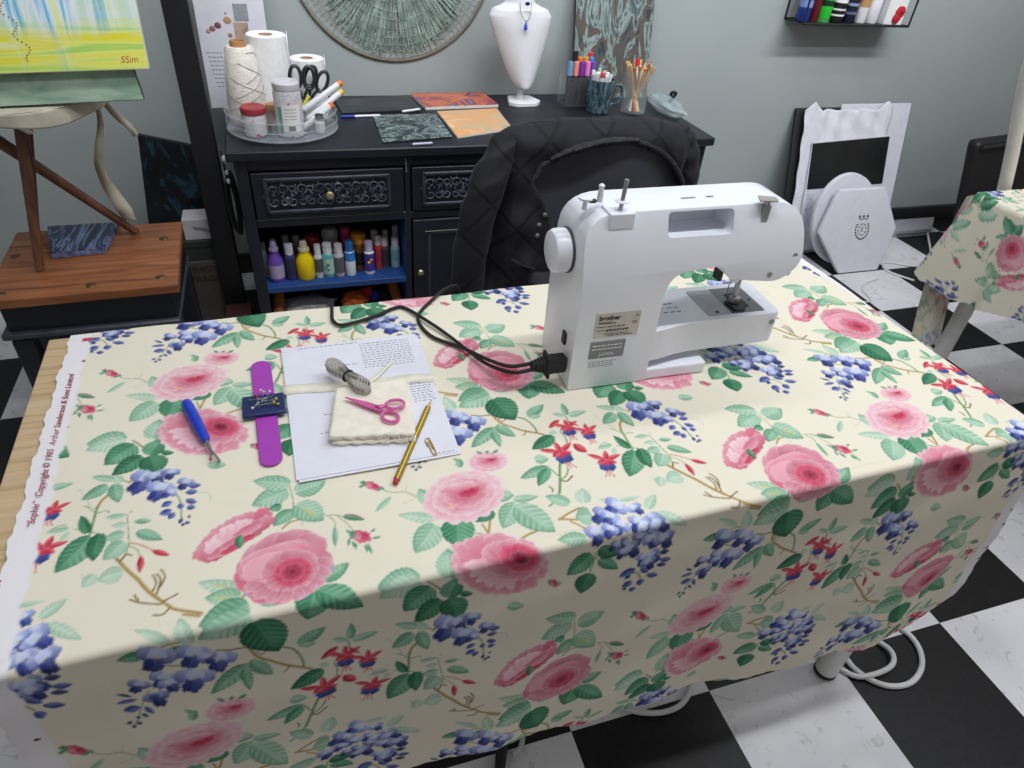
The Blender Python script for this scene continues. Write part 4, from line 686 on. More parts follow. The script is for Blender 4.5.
hc=[('white','e8e4dc'),('yellow','d8b830'),('green','3c8858'),('white','dcd8d0'),('yellow','c8a828'),('red','b03040'),('white','e0dcd4'),('teal','207078'),('pink','d88098'),('white','e4e0d8'),('yellow','d8c040'),('green','2c7848')]
hp=[(-.072,.812),(-.055,.780),(-.071,.784),(-.083,.772),(-.050,.776),(-.078,.800),(-.068,.806),(-.062,.795),(-.075,.792),(-.060,.806),(-.052,.787),(-.086,.790)]
for i,((cn,ch),(x,y)) in enumerate(zip(hc,hp)):
    a=random.uniform(0,6.28); zz=HZ+.0126+.0006*(i%4); l=.026; d_=Vector((math.cos(a),math.sin(a),0)); q=Vector((-.0685,.785,0))-Vector((x,y,0)); d_=(q.normalized()*1.2+d_*.6).normalized()
    t=thing('dressmaking_pin','%s-headed pin lying on the navy magnetic pad'%cn,'pin',(x,y,zz),'pins on the navy magnetic pad'); G().ball((x,y,zz),.0021,10,7).build('pin_head',mat(ch,.25),t); G().tube([(x,y,zz),(x+d_.x*l,y+d_.y*l,zz-.0007)],.00035,5).build('pin_shank',STEEL,t)
# seam ripper
sr_=thing('seam_ripper','blue-handled seam ripper lying on a printed rose','seam ripper',(-.155,.77,HZ))
a0,a1,a2=Vector((-.170,.812,HZ+.0098)),Vector((-.141,.724,HZ+.0082)),Vector((-.128,.684,HZ+.0055)); d_=(a1-a0); BL=mat('1c3cc0',.3,var=.05)
g=G(); P=[a0+d_*k for k in (0,.03,.12,.4,.7,.93,1)]; g.tube(P,[.0045,.0068,.0075,.0078,.0070,.0062,.0045],14,flat=.85); g.build('handle',BL,sr_)
dd=(a2-a1).normalized(); pn=Vector((-dd.y,dd.x,0))
G().tube([a1,a1.lerp(a2,.55)],[.0028,.0024],10).build('ferrule',STEEL,sr_); g=G(); m_=a1.lerp(a2,.5)
g.tube(spline([m_,m_+dd*.008+pn*.002,m_+dd*.020+pn*.0035,a2+pn*.001],5),[.0018]*15+[.0006],6); g.tube(spline([m_+dd*.004,m_+dd*.009-pn*.004,m_+dd*.013-pn*.005],5),.0011,6); g.build('forked_blade',STEEL,sr_); G().ball(m_+dd*.013-pn*.005,.0018,8,6).build('ball_tip',mat('c03040',.4),sr_)
# ------------------------------------------------------------------ black carved sideboard
CB=mat('151822',.45,var=.12,scale=18); CBL=mat('1a3f78',.5,var=.08); CF=2.03; CT=.68
cab=thing('sideboard','black painted sideboard with carved drawers and an open paint shelf','sideboard',(.6,2.3,0))
CX0,CX1,CYB=-.135,1.40,2.575
g=G().bb((CX0-.018,CF-.018,CT-.028),(CX1+.018,CYB,CT)); g.build('top',CB,cab,bevel=.005)
bx=[(-.100,.350),(.368,.820),(.838,1.385)]
g=G(); g.bb((CX0,CF+.01,.05),(CX0+.025,CYB-.005,CT-.028)); g.bb((CX1-.025,CF+.01,.05),(CX1,CYB-.005,CT-.028)); g.bb((CX0,CYB-.02,.05),(CX1,CYB-.005,CT-.028)); g.bb((CX0,CF+.01,.05),(CX1,CYB-.005,.07))
for x in (.359,.829): g.bb((x-.008,CF+.012,.05),(x+.008,CYB-.01,CT-.028))
g.bb((CX0,CF+.012,.446),(CX1,CYB-.01,.462)); g.build('carcass',CB,cab,smooth=0)
g=G()
for x0,x1 in ((CX0,-.100),(.350,.368),(.820,.838),(1.385,CX1)): g.bb((x0,CF,.05),(x1,CF+.02,CT-.028))
for z0,z1_ in ((.618,CT-.028),(.444,.470),(.05,.075)): g.bb((-.1,CF+.001,z0),(1.385,CF+.02,z1_))
g.build('face_frame',CB,cab,bevel=.003)
for x in (CX0+.03,CX1-.03):
    for y in (CF+.03,CYB-.04): G().lathe([(.018,0),(.026,.02),(.028,.05)],(x,y,0),16).build('leg',CB,cab)
BRS=mat('b8a888',.35,.7); DUST=mat('6e747f',.6,var=.15,scale=80)
def carving(x0,x1,z0,z1_,y,par):
    g=G(); n=max(7,int((x1-x0)/.025)); h=(z1_-z0)
    for i in range(n):
        for sgn in (1,-1):
            cx=x0+(i+.5)*(x1-x0)/n; cz=(z0+z1_)/2+sgn*h*.22; P=[]; r=h*.19*random.uniform(.85,1.1); a0=random.uniform(0,.6)+(0 if i%2 else PI)
            for k in range(17): a=a0+sgn*k*.42*(1 if i%2 else -1); rr=r*(1-k/19); P.append((cx+rr*math.cos(a),y-.002,cz+rr*math.sin(a)))
            P=[(cx+r*math.cos(a0)+(.016 if i%2 else -.016),y-.002,(z0+z1_)/2)]+P; g.tube(P,[.0012]+[.0024]*8+[.0016]*9,6)
            for q in (.3,1.2): g.ball((cx+r*1.25*math.cos(a0+q+sgn),y-.001,cz+r*1.1*math.sin(a0+q+sgn)),.0035,8,5,(1,.5,1.6))
    n_=N('carved_relief'); v=n_.coord(); ge=n_.add('ShaderNodeNewGeometry'); n_.base(n_.ramp(n_.noise(v,70,3),[(.30,(28,32,43)),(.52,(66,73,88)),(.74,(116,122,134))])); n_.set(Roughness=.5)
    g.build('carving',n_.m,par)
for k,(x0,x1) in enumerate(bx):
    d=G().bb((x0+.004,CF-.006,.474),(x1-.004,CF+.014,.614)).build('drawer',CB,cab,bevel=.003)
    a,b=x0+.034,x1-.045; g=G()
    for p,q in (((a,.588),(b,.600)),((a,.490),(b,.502)),((a,.490),(a+.012,.600)),((b-.012,.490),(b,.600))): g.bb((p[0],CF-.013,p[1]),(q[0],CF-.004,q[1]))
    g.build('panel_moulding',mat('2a2e38',.45,var=.2,scale=40),d,bevel=.004); carving(a+.014,b-.014,.504,.586,CF-.006,d)
    kx=(x0+x1)/2-.005; G().lathe([(.005,0),(.005,.010),(.011,.014),(.0125,.020),(.009,.025),(0,.026)],(kx,CF-.006,.546),18,axis=(0,-1,0)).build('knob',BRS,d)
    if k:
        dr=G().bb((x0+.004,CF-.006,.078),(x1-.004,CF+.014,.442)).build('door',CB,cab,bevel=.003); g=G()
        for p,q in (((x0+.05,.392),(x1-.05,.404)),((x0+.05,.12),(x1-.05,.132)),((x0+.05,.12),(x0+.062,.404)),((x1-.062,.12),(x1-.05,.404))): g.bb((p[0],CF-.011,p[1]),(q[0],CF-.004,q[1]))
        g.build('panel_moulding',mat('2a2e38',.45,var=.2,scale=40),dr,bevel=.003); G().lathe([(.004,0),(.004,.008),(.009,.012),(.0105,.018),(.007,.022),(0,.0225)],(x0+.024,CF-.006,.262),16,axis=(0,-1,0)).build('knob',BRS,dr)
SZ=.236; G().bb((-.108,CF+.004,SZ-.020),(.351,CYB-.02,SZ)).build('shelf',CBL,cab,bevel=.002)
G().bb((.3485,CF+.004,.075),(.3515,CYB-.02,.446)).build('bay_lining',CBL,cab,smooth=0)
# chipped edges
g=G(); g.bb((-.097,CF-.0012,.4695),(.349,CF+.0,.4712)); g.bb((.41,CF-.0125,.4035),(.77,CF-.0112,.4050)); g.tube([(.3545,CF-.001,.64),(.3555,CF-.001,.60)],.0012,5); g.build('worn_edge',mat('9a958a',.7),cab,smooth=0)
# ------------------------------------------------------------------ paint bottles
def bottle(label,x,y,h,r,body,cap,lab=None,kind='tube',z=SZ,grp='paint bottles on the front of the shelf',name='paint_bottle',name_m=None):
    t=thing(name,label,'bottle',(x,y,z),grp); mb=mat(body,.3,var=.03)
    if kind=='tube':
        G().lathe([(r*.93,0),(r,.004),(r,h*.66),(r*.8,h*.71),(r*.62,h*.73)],(x,y,z),20).build('body',mb,t); G().lathe([(r*.78,h*.72),(r*.80,h*.74),(r*.76,h*.985),(r*.68,h)],(x,y,z),20).build('cap',mat(cap,.35,var=.02),t)
    elif kind=='squeeze':
        G().lathe([(r*.9,0),(r,.006),(r*1.0,h*.40),(r*.97,h*.5),(r*.62,h*.64),(r*.50,h*.70),(r*.62,h*.74)],(x,y,z),22).build('body',mb,t); G().lathe([(r*.60,h*.73),(r*.60,h*.79),(r*.42,h*.82),(r*.36,h*.97),(r*.2,h)],(x,y,z),20).build('nozzle',mat(cap,.35,var=.02),t)
    elif kind=='round':
        G().lathe([(r*.9,0),(r,.006),(r,h*.55),(r*.9,h*.7),(r*.9,h*.74)],(x,y,z),22).build('body',mb,t); G().lathe([(r*.93,h*.72),(r*1.02,h*.78),(r*1.02,h*.88),(r*.8,h*.97),(r*.3,h)],(x,y,z),22).build('lid',mat(cap,.3,var=.03),t)
    if lab:
        c,z0,z1_=lab; G().lathe([(r*1.012,h*z0),(r*1.012,h*z1_)],(x,y,z),20).build('label_band',mat(c,.5,var=.05),t)
        if name_m: o=name_m
    return t
def deco(t,x,y,r,z0,cols):
    g=G()
    for i,c in enumerate(cols):
        a=-PI/2+random.uniform(-.5,.5); g=G(); g.ball((x+r*1.0*math.cos(a),y+r*1.0*math.sin(a),z0+i*.009),.005,8,6,(1,.35,1)); g.build('label_motif',mat(c,.5),t)
FRB=[('violet squeeze bottle with a pale label at the end of the paint shelf',-.066,.143,.026,'6a48a8','b8a8cc',('a898b8',.10,.42),'squeeze'),
 ('slim navy bottle with a white cap between the violet and yellow bottles',-.020,.126,.017,'34386c','d8dae4',('2a2c48',.15,.62),'tube'),
 ('bright yellow squeeze bottle with a cream nozzle on the paint shelf',.026,.133,.030,'e8c808','ded8b8',None,'squeeze'),
 ('slim grey bottle with a white cap beside the yellow bottle',.068,.116,.0135,'c4c4cc','e2e2e6',('54545c',.18,.60),'tube'),
 ('teal bottle with a leaf label and white cap on the paint shelf',.099,.118,.019,'58a0a0','e2e4e8',('a8c8bc',.12,.58),'tube'),
 ('grey bottle with a pinkish white cap beside the teal bottle',.134,.113,.017,'b8a8b0','e4d8da',('5c5a66',.12,.62),'tube'),
 ('bright blue bottle with a blue cap and white base on the paint shelf',.170,.120,.0175,'d4dce4','2070b8',('2e80c4',.45,.70),'tube'),
 ('amber gold bottle with a domed orange lid behind the violet label bottle',.205,.135,.025,'7a4c10','d88820',('1c1612',.15,.5),'round'),
 ('small violet label bottle with a lilac cap and yellow motif',.233,.114,.0175,'e0dce4','c8b8e0',('443088',.10,.66),'tube'),
 ('slim red orange bottle with a white cap behind the lilac capped bottle',.267,.118,.014,'d84838','e6e2e0',('c83858',.2,.6),'tube'),
 ('brown grey bottle with a pale pink cap near the blue side wall',.290,.112,.016,'5a4e52','e0d0cc',('433c40',.1,.6),'tube'),
 ('pale cyan bottle with a white cap next to the blue side wall',.326,.107,.0158,'a8ccd4','e8eaec',('8cc0cc',.25,.6),'tube')]
for i,(lbl,x,h,r,b,c,lab,kind) in enumerate(FRB):
    y=CF+.052+r*.3+(.035 if i in (7,9,10,11) else 0)
    t=bottle(lbl,x,y,h,r,b,c,lab,kind)
    if i==4: deco(t,x,y,r,SZ+.030,['2f8a58','3a9a66','2f8050'])
    if i==8: deco(t,x,y,r,SZ+.045,['e8c830','e0b020'])
bottle('narrow clear bottle squeezed against the dark end wall of the shelf',-.097,CF+.09,.12,.010,'8a94a4','a8b0bc',None,'tube')
BKB=[('clear grey capped bottle at the back behind the violet bottle',-.066,.107,.0165,'5c6068','84868c','tube'),('pale capped bottle at the back behind the navy bottle',-.028,.122,.016,'686a70','8c8c92','tube'),('dull white bottle at the back beside the red lid',.006,.117,.015,'707278','9a9aa0','tube'),
 ('round pot with a dark red lid at the back of the paint shelf',.057,.118,.027,'5c1c28','a02438','round'),('wide white bottle with a grey label at the back of the shelf',.116,.140,.027,'b8b4b8','a8a4a8','round'),('magenta capped bottle at the back of the paint shelf',.168,.140,.0195,'b05880','c02a68','round'),
 ('white capped bottle at the back behind the red orange bottle',.262,.118,.016,'c8a8a0','dcdcdf','tube'),('grey capped bottle at the back behind the pink capped bottle',.299,.116,.012,'808088','b8b4b8','tube'),('frosted capped bottle at the back corner by the blue side wall',.334,.13,.0147,'6c7078','a8a8ac','tube')]
for lbl,x,h,r,b,c,k in BKB: bottle(lbl,x,CF+.125,h+.004,r,b,c,None,k,grp='paint bottles at the back of the shelf')
# below the shelf
WD=mat('a8622c',.5,var=.15,scale=25)
for lbl,a,b in (('orange brown wooden dowel end under the violet bottle',(-.083,2.075,.07),(-.074,2.14,.165)),('orange brown wooden dowel end near the blue side wall',(.336,2.075,.07),(.312,2.17,.172))):
    o=G().lathe([(.017,0),(.019,.01),(.020,(Vector(b)-Vector(a)).length-.01),(.016,(Vector(b)-Vector(a)).length)],a,16,axis=Vector(b)-Vector(a)).build('wooden_dowel',WD,origin=a); tag(o,lbl,'dowel','wooden dowels under the paint shelf')
def lump(name,label,cat,c,sx,sy,sz,m,sd=1,amp=.18,grp=None):
    rnd=random.Random(sd); ph=[rnd.uniform(0,6) for _ in range(6)]
    g=G(); 
    def fn(u,v):
        a=2*PI*u;b=PI*v; d=Vector((math.cos(a)*math.sin(b),math.sin(a)*math.sin(b),-math.cos(b))); k=1+amp*(math.sin(5*a+ph[0]+3*b)*.5+math.sin(9*b+ph[1]+2*a)*.4+math.sin(13*a+ph[2]-5*b)*.25)*math.sin(b)
        return Vector(c)+Vector((d.x*sx*k,d.y*sy*k,d.z*sz*(1+.5*(k-1))))
    g.grid(fn,36,18); o=g.build(name,m,origin=(c[0],c[1],c[2]-sz)); return tag(o,label,cat,grp)
lump('plastic_packet','crumpled white plastic packet under the paint shelf','packet',(.022,2.13,.105),.085,.05,.030,mat('c8c4c8',.3,var=.12,scale=40),3,.22)
lump('fabric_bundle','crumpled orange fabric lump under the paint shelf','fabric',(.178,2.12,.110),.045,.045,.038,mat('d8682c',.6,var=.15),5,.2)
for lbl,c,x,z in (('royal blue yarn ball under the paint shelf','2838b0',.246,.115),('red yarn ball half hidden behind the orange lump','b02828',.222,.135),('black yarn ball beside the wooden dowel under the shelf','1c1c22',.288,.112)):
    t=thing('yarn_ball',lbl,'yarn',(x,2.14,z-.022),'yarn balls under the paint shelf'); G().ball((x,2.14,z),.021,14,10).build('core',mat(c,.8),t); g=G()
    for k in range(9):
        ax_=Vector((random.uniform(-1,1),random.uniform(-1,1),random.uniform(-1,1))).normalized(); u_,w_=G().frame(ax_); g.tube([Vector((x,2.14,z))+u_*(.0215*math.cos(q))+w_*(.0215*math.sin(q)) for q in [2*PI*i/18 for i in range(18)]],.0016,5,closed=True)
    g.build('strand',mat(c,.8),t)
o=G().bb((-.10,2.08,.07),(.345,2.5,.074)).build('shelf_paper',mat('20140f',.8),smooth=0,origin=(.1,2.3,.07)); tag(o,'dark brown lining paper on the bottom of the open bay','paper')
# ------------------------------------------------------------------ turntable organiser and what stands in it
ACR=N('clear_acrylic'); ACR.base(ACR.ramp(ACR.noise(ACR.coord(),30),[(.3,(222,226,236)),(.7,(236,238,246))])); ACR.set(Roughness=.08,Alpha=.11,Specular_IOR_Level=.8); AC=ACR.m
AC2=N('clear_rim'); AC2.base(AC2.ramp(AC2.noise(AC2.coord(),30),[(.3,(186,192,206)),(.7,(214,218,230))])); AC2.set(Roughness=.1,Alpha=.22); ACR2=AC2.m
AC3=N('thin_clear_plastic'); AC3.base(AC3.ramp(AC3.noise(AC3.coord(),30),[(.3,(222,226,236)),(.7,(236,238,246))])); AC3.set(Roughness=.05,Alpha=.04)
TC=(.015,2.205); tz=CT
tt_=thing('turntable_organiser','clear plastic round turntable organiser on the sideboard end','organiser',(TC[0],TC[1],tz))
G().lathe([(.10,tz),(.10,tz+.006),(.158,tz+.008),(.160,tz+.012),(0,tz+.012)],(TC[0],TC[1],0),48).build('tray',ACR2,tt_)
G().lathe([(.157,tz+.012),(.160,tz+.062)],(TC[0],TC[1],0),64).build('clear_wall',AC,tt_)
for zz in (.013,.062,.036): G().tube([(TC[0]+.1600*math.cos(a),TC[1]+.1600*math.sin(a),tz+zz) for a in [2*PI*i/64 for i in range(64)]],.0018,6,closed=True).build('rim',ACR2,tt_)
g=G()
for a in (.3,1.35,2.4,3.45,4.5,5.5): g.bb((0,0,0),(0,0,0)) if 0 else g.hexa([tuple(Vector((TC[0],TC[1],tz+.012))+Vector((math.cos(a)*r+math.sin(a)*o_,math.sin(a)*r-math.cos(a)*o_,h))) for h in (0,.045) for r,o_ in ((.03,-.001),(.157,-.001),(.157,.001),(.03,.001))])
g.build('divider',AC,tt_,smooth=0)
bz=tz+.0125
cn=thing('yarn_cone','tall cone of natural white twine in the clear turntable','yarn',(-.080,2.245,bz),'supplies in the turntable'); CNM=N('wound_twine'); v=CNM.coord((1,1,1)); 
CNM.base(CNM.ramp(CNM.noise(v,60,4),[(.3,(214,208,200)),(.7,(234,229,222))])); CNM.set(Roughness=.85); CNM.bump(CNM.wave(v,90,4,direction='Z'),.5,.002)
cx,cy=-.080,2.245; G().lathe([(.050,0),(.056,.012),(.052,.10),(.040,.205),(.034,.212)],(cx,cy,bz),32).build('wound_yarn',CNM.m,cn); G().lathe([(.024,.205),(.022,.226),(.017,.226),(.017,.206)],(cx,cy,bz),24).build('cardboard_core',mat('a87c50',.8),cn)
g=G()
for k in range(7):
    P=[]
    for i in range(24):
        q=i/23; zz=.02+.02*k+.075*q*(1 if k%2 else -1)+(0 if k%2 else .075); zz=min(max(zz,.014),.2); rr=np.interp(zz,[0,.012,.10,.205],[.05,.056,.052,.040])+.0006; a=-PI+.2+q*PI+k*.3; P.append((cx+rr*math.cos(a),cy+rr*math.sin(a),bz+zz))
    g.tube(P,.0008,4)
g.build('crossing_thread',mat('8c857c',.9),cn)
def roll(lbl,x,y,h,r,ri):
    t=thing('paper_roll',lbl,'paper roll',(x,y,bz),'supplies in the turntable'); G().lathe([(r,0),(r,h),(r*.97,h+.002),(ri,h+.001),(ri,h-.02)],(x,y,bz),36).build('paper',mat('e6e5e8',.85,var=.03,scale=80,bump=.3),t); G().lathe([(ri,0),(ri,h+.001),(ri*.88,h+.001),(ri*.88,0)],(x,y,bz),24).build('core',mat('b09070',.8),t)
    g=G(); g.grid(lambda u,v:(x+(r+.0015+.004*u)*math.cos(-.2+u*.5),y+(r+.0015+.004*u)*math.sin(-.2+u*.5),bz+.004+v*(h-.002)+.006*u*v),8,6); g.build('loose_end',mat('e6e5e8',.85,var=.03,scale=80),t,solid=.001)
roll('tall white kitchen roll standing behind the glitter jar',-.002,2.300,.232,.056,.021); roll('shorter white paper roll standing behind the black scissors',.108,2.318,.165,.050,.02)
jr=thing('glitter_jar','clear jar of dried petals with a white label and pale lid','jar',(.034,2.118,bz),'supplies in the turntable'); GL=N('clear_jar'); v=GL.coord(); GL.base(GL.ramp(GL.noise(v,90,3),[(.40,(190,190,196)),(.58,(214,212,216)),(.66,(176,120,120)),(.72,(60,56,62)),(.8,(230,228,230))])); GL.set(Roughness=.12,Alpha=.8)
x,y=.034,2.118; G().lathe([(.036,0),(.039,.004),(.039,.118),(.036,.128),(.034,.130)],(x,y,bz),32).build('glass_body',GL.m,jr); G().lathe([(.037,.128),(.038,.131),(.038,.146),(.034,.150),(0,.1505)],(x,y,bz),32).build('lid',mat('c4c0c8',.3,var=.06),jr)
g=G(); g.grid(lambda u,v:(x+.0394*math.cos(-2.1+u*1.35),y+.0394*math.sin(-2.1+u*1.35),bz+.018+v*.075),14,1); g.build('paper_label',mat('dcdad8',.6),jr); g=G()
for k in range(4): g.grid(lambda u,v:(x+.0398*math.cos(-1.95+u*.9),y+.0398*math.sin(-1.95+u*.9),bz+.080-k*.009+v*.0018),8,1)
g.build('label_print',mat('9c8c90',.6),jr); g=G()
for k in range(12): g.grid(lambda u,v:(x+.0399*math.cos(-1.72+.04*k+u*(.014+.012*(k%3))),y+.0399*math.sin(-1.72+.04*k+u*(.014+.012*(k%3))),bz+.022+v*.014),1,1)
g.build('barcode',mat('303034',.6),jr); g=G(); g.grid(lambda u,v:(x+.0397*math.cos(-2.42+u*.28),y+.0397*math.sin(-2.42+u*.28),bz+.012+v*.075),4,1); g.build('green_strip',mat('5a9a80',.5),jr)
rj=thing('bead_jar','small clear jar with a red lid at the front of the turntable','jar',(-.064,2.125,bz),'supplies in the turntable'); x,y=-.064,2.125; G().lathe([(.030,0),(.033,.004),(.033,.058),(.03,.064)],(x,y,bz),28).build('glass_body',GL.m,rj); G().lathe([(.034,.062),(.035,.065),(.035,.078),(.031,.081),(.028,.079),(0,.079)],(x,y,bz),28).build('lid',mat('98343a',.4,var=.2),rj)
cj=thing('cork_pot','brown cork-coloured pot behind the clear turntable wall','pot',(-.008,2.160,bz),'supplies in the turntable'); x,y=-.008,2.185; G().lathe([(.020,0),(.022,.004),(.022,.06),(.019,.064)],(x-.0,y-.0,bz),20).build('body',mat('9a7858',.7,var=.15),cj); G().lathe([(.0225,.058),(.0225,.07),(0,.0705)],(x,y,bz),20).build('lid',mat('b08c68',.7),cj)
bc_=thing('ink_bottle','tiny white bottle with a black cap inside the turntable wall','bottle',(.118,2.135,bz),'supplies in the turntable'); x,y=.118,2.135; G().lathe([(.0135,0),(.0145,.003),(.0145,.03),(.010,.035)],(x,y,bz),20).build('body',mat('d4d4d8',.4),bc_); G().lathe([(.012,.034),(.012,.050),(.0105,.052),(0,.052)],(x,y,bz),20).build('cap',BLK,bc_)
def pen(lbl,a,b,r,body,tipc,name='marker_pen',cat='pen',grp=None,capfrac=.12):
    a,b=Vector(a),Vector(b); t=thing(name,lbl,cat,tuple(a),grp); c_=a.lerp(b,1-capfrac); G().tube([a,a.lerp(b,.03),c_],[r*.7,r,r],14).build('barrel',mat(body,.35,var=.02),t); G().tube([c_,a.lerp(b,.985),b],[r*1.04,r*1.04,r*.7],14).build('cap',mat(tipc,.35),t); return t
for lbl,a,b,c in (('white marker with an orange end, topmost of the three slanting ones',(.075,2.165,.748),(.197,2.205,.816),'e87430'),('white marker with a yellow end in the middle of the slanting ones',(.085,2.158,.722),(.198,2.195,.794),'dcb838'),('white marker with an orange end, lowest of the three slanting ones',(.070,2.150,.700),(.163,2.165,.764),'f07830')): pen(lbl,a,b,.0092,'dcdde2',c,grp='white markers leaning in the turntable',capfrac=.09)
pen('yellow pencil stub poking out between the black scissor handles',(.060,2.19,.72),(.098,2.192,.782),.005,'2a2a2e','d8cc50',name='crayon',grp='supplies in the turntable',capfrac=.55)
def scis(lbl,c,ang,s=1.):
    t=thing('scissors',lbl,'scissors',(c[0],c[1],bz+.002),'black scissors in the turntable'); c=Vector(c); up=Vector((math.sin(ang),.15,math.cos(ang))).normalized(); sd=Vector((math.cos(ang),0,-math.sin(ang)))
    for sg in (-1,1):
        p=c+up*.0; h=G(); cc=c+up*.060*s+sd*.019*sg*s; h.tube([cc+up*.031*s*math.sin(q)+sd*.016*s*math.cos(q) for q in [2*PI*i/28 for i in range(28)]],.0052*s,8,closed=True); h.tube([c+sd*.003*sg,c+up*.015*s+sd*.006*sg,cc-up*.024*s],[.004,.0045,.0042],8); h.build('handle',mat('202228',.35),t)
        G().hexa([tuple(c+sd*(x_*sg)+up*z_+Vector((0,y_,0))) for z_ in (-.062*s,.004) for x_,y_ in ((0,-.001),(.005 if z_>0 else .001,-.001),(.005 if z_>0 else .001,.001),(0,.001))]).build('blade',STEEL,t)
    G().lathe([(.004,-.003),(.004,.003)],c,12,axis=(0,1,0)).build('pivot',STEEL,t)
scis('black handled scissors standing upright next to the glitter jar',(.082,2.215,.765),.05,1.); scis('black handled scissors tilted towards the slanting white markers',(.104,2.232,.765),.42,.95)
# ------------------------------------------------------------------ little paintings on the sideboard, pens
def art(stops,scale,dist,det=6,stretch=(1,1,1),rough=.35,name='poured_paint'):
    n=N(name); v=n.coord(stretch); f=n.noise(v,scale,det,dist,.62); n.base(n.ramp(f,stops)); n.set(Roughness=rough); return n.m
A1=art([(.3,(24,25,30)),(.5,(38,40,46)),(.62,(66,66,70)),(.75,(30,30,36))],9,1.5,stretch=(1,5,1)); A2=art([(.30,(52,44,120)),(.40,(110,56,90)),(.47,(206,120,80)),(.54,(150,66,60)),(.60,(64,60,150)),(.66,(226,190,160)),(.74,(190,70,60))],6,2.2,9)
A3=art([(.3,(26,30,34)),(.47,(52,64,68)),(.54,(150,168,168)),(.57,(40,48,52)),(.64,(70,84,88)),(.70,(196,206,204))],9,4.5,8); A4=art([(.28,(120,156,146)),(.42,(200,176,140)),(.50,(222,160,110)),(.58,(226,200,156)),(.66,(206,120,84)),(.76,(150,170,150))],5,1.2,9)
CED=mat('d8d4cc',.7)
def panel(name,label,Q,z,th,m,grp,edge=None):
    o=thing(name,label,'painting',(Q[0][0],Q[0][1],z),grp); G().hexa([(p[0],p[1],z) for p in Q]+[(p[0],p[1],z+th) for p in Q]).build('canvas_board',edge or CED,o,smooth=0,bevel=.0008); G().hexa([(p[0],p[1],z+th) for p in Q]+[(p[0]*.985+.015*sum(q[0] for q in Q)/4,p[1]*.985+.015*sum(q[1] for q in Q)/4,z+th+.0006) for p in Q]).build('painted_face',m,o,smooth=0); return o
GR='small paintings laid out on the sideboard'
panel('painting_board','near black painting laid flat beside the turntable at the wall side',[(.205,2.345),(.472,2.375),(.462,2.555),(.195,2.500)],CT,.006,A1,GR,BLK)
panel('painting_board','orange and violet poured painting laid flat in front of the wall disc',[(.490,2.385),(.757,2.405),(.745,2.568),(.470,2.562)],CT,.010,A2,GR)
panel('painting_board','dark grey swirled painting laid flat at the front edge of the sideboard',[(.292,2.052),(.512,2.088),(.514,2.328),(.300,2.330)],CT,.004,A3,GR,BLK)
panel('painting_board','peach and orange painting laid flat at the front edge of the sideboard',[(.527,2.078),(.730,2.150),(.742,2.374),(.522,2.350)],CT,.006,A4,GR)
pen('white pen with a blue cap lying before the near black painting',(.324,2.318,CT+.0045),(.196,2.312,CT+.0045),.0042,'d8dae2','2030a0',name='pen',grp='pens lying on the sideboard',capfrac=.35)
pen('short white pen between the near black and orange paintings',(.400,2.337,CT+.0105),(.466,2.361,CT+.0105),.0040,'dcdce0','c8c8d0',name='pen',grp='pens lying on the sideboard')
pen('lilac pen lying along the front edge of the sideboard',(.375,2.0255,CT+.0042),(.437,2.032,CT+.0042),.0040,'b8b8d0','a8a8c8',name='pen',grp='pens lying on the sideboard')
# ------------------------------------------------------------------ jewellery bust
bs=thing('jewellery_bust','white necklace display bust on the sideboard','display bust',(.852,2.455,CT)); BW=mat('d8d8de',.5,var=.015)
G().prism(rpoly([(.80,2.42),(.825,2.395),(.90,2.40),(.925,2.43),(.905,2.50),(.82,2.50)],.008),CT,CT+.016,lambda x,y,z:(x,y,z)).build('base',BW,bs,bevel=.003)
G().tube([(.852,2.455,CT+.014),(.852,2.455,CT+.05)],[.017,.015],16,flat=.7).build('stem',BW,bs)
Zp=[.735,.742,.76,.80,.85,.90,.94,.965,.985,.995,1.005,1.03,1.10,1.105]; Wp=[.004,.030,.043,.060,.079,.096,.108,.112,.100,.072,.052,.044,.042,.002]
def bustf(u,v):
    z=float(np.interp(v,np.linspace(0,1,len(Zp)),Zp)); w_=float(np.interp(v,np.linspace(0,1,len(Wp)),Wp)); a=2*PI*u; dp=.020+.018*min(1,max(0,(z-.74)/.2)); 
    if z>.99: dp=.034
    return (.822+.034*(1-(z-.73)/.4)+w_*math.cos(a),2.44+.03*(z-.74)/.3+dp*math.sin(a)*min(1,w_/.03)-(.02*(1-abs(math.cos(a))**2) if math.sin(a)<0 else 0),z)
G().grid(bustf,48,60).build('torso',BW,bs,smooth=60)
nk=thing('necklace','silver chain necklace with a blue drop pendant hanging on the white bust','necklace',(.84,2.40,.95)); P=[]
for i in range(25):
    q=i/24; P.append((.832+.020*math.cos(PI*q)*-1,2.407-.018*math.sin(PI*q),1.012-.052*math.sin(PI*q)))
G().tube(P,.0012,5).build('chain',mat('c0c2cc',.25,.9),nk); G().lathe([(.0004,0),(.0075,.008),(.0065,.014),(.001,.030)],(.832,2.388,.930),14,sy=.5).build('pendant',mat('3848b0',.15,var=.2),nk); G().ball((.832,2.386,1.012),.0075,14,8,(1.2,.5,.8)).build('dark_stone',mat('1c2050',.15),nk)
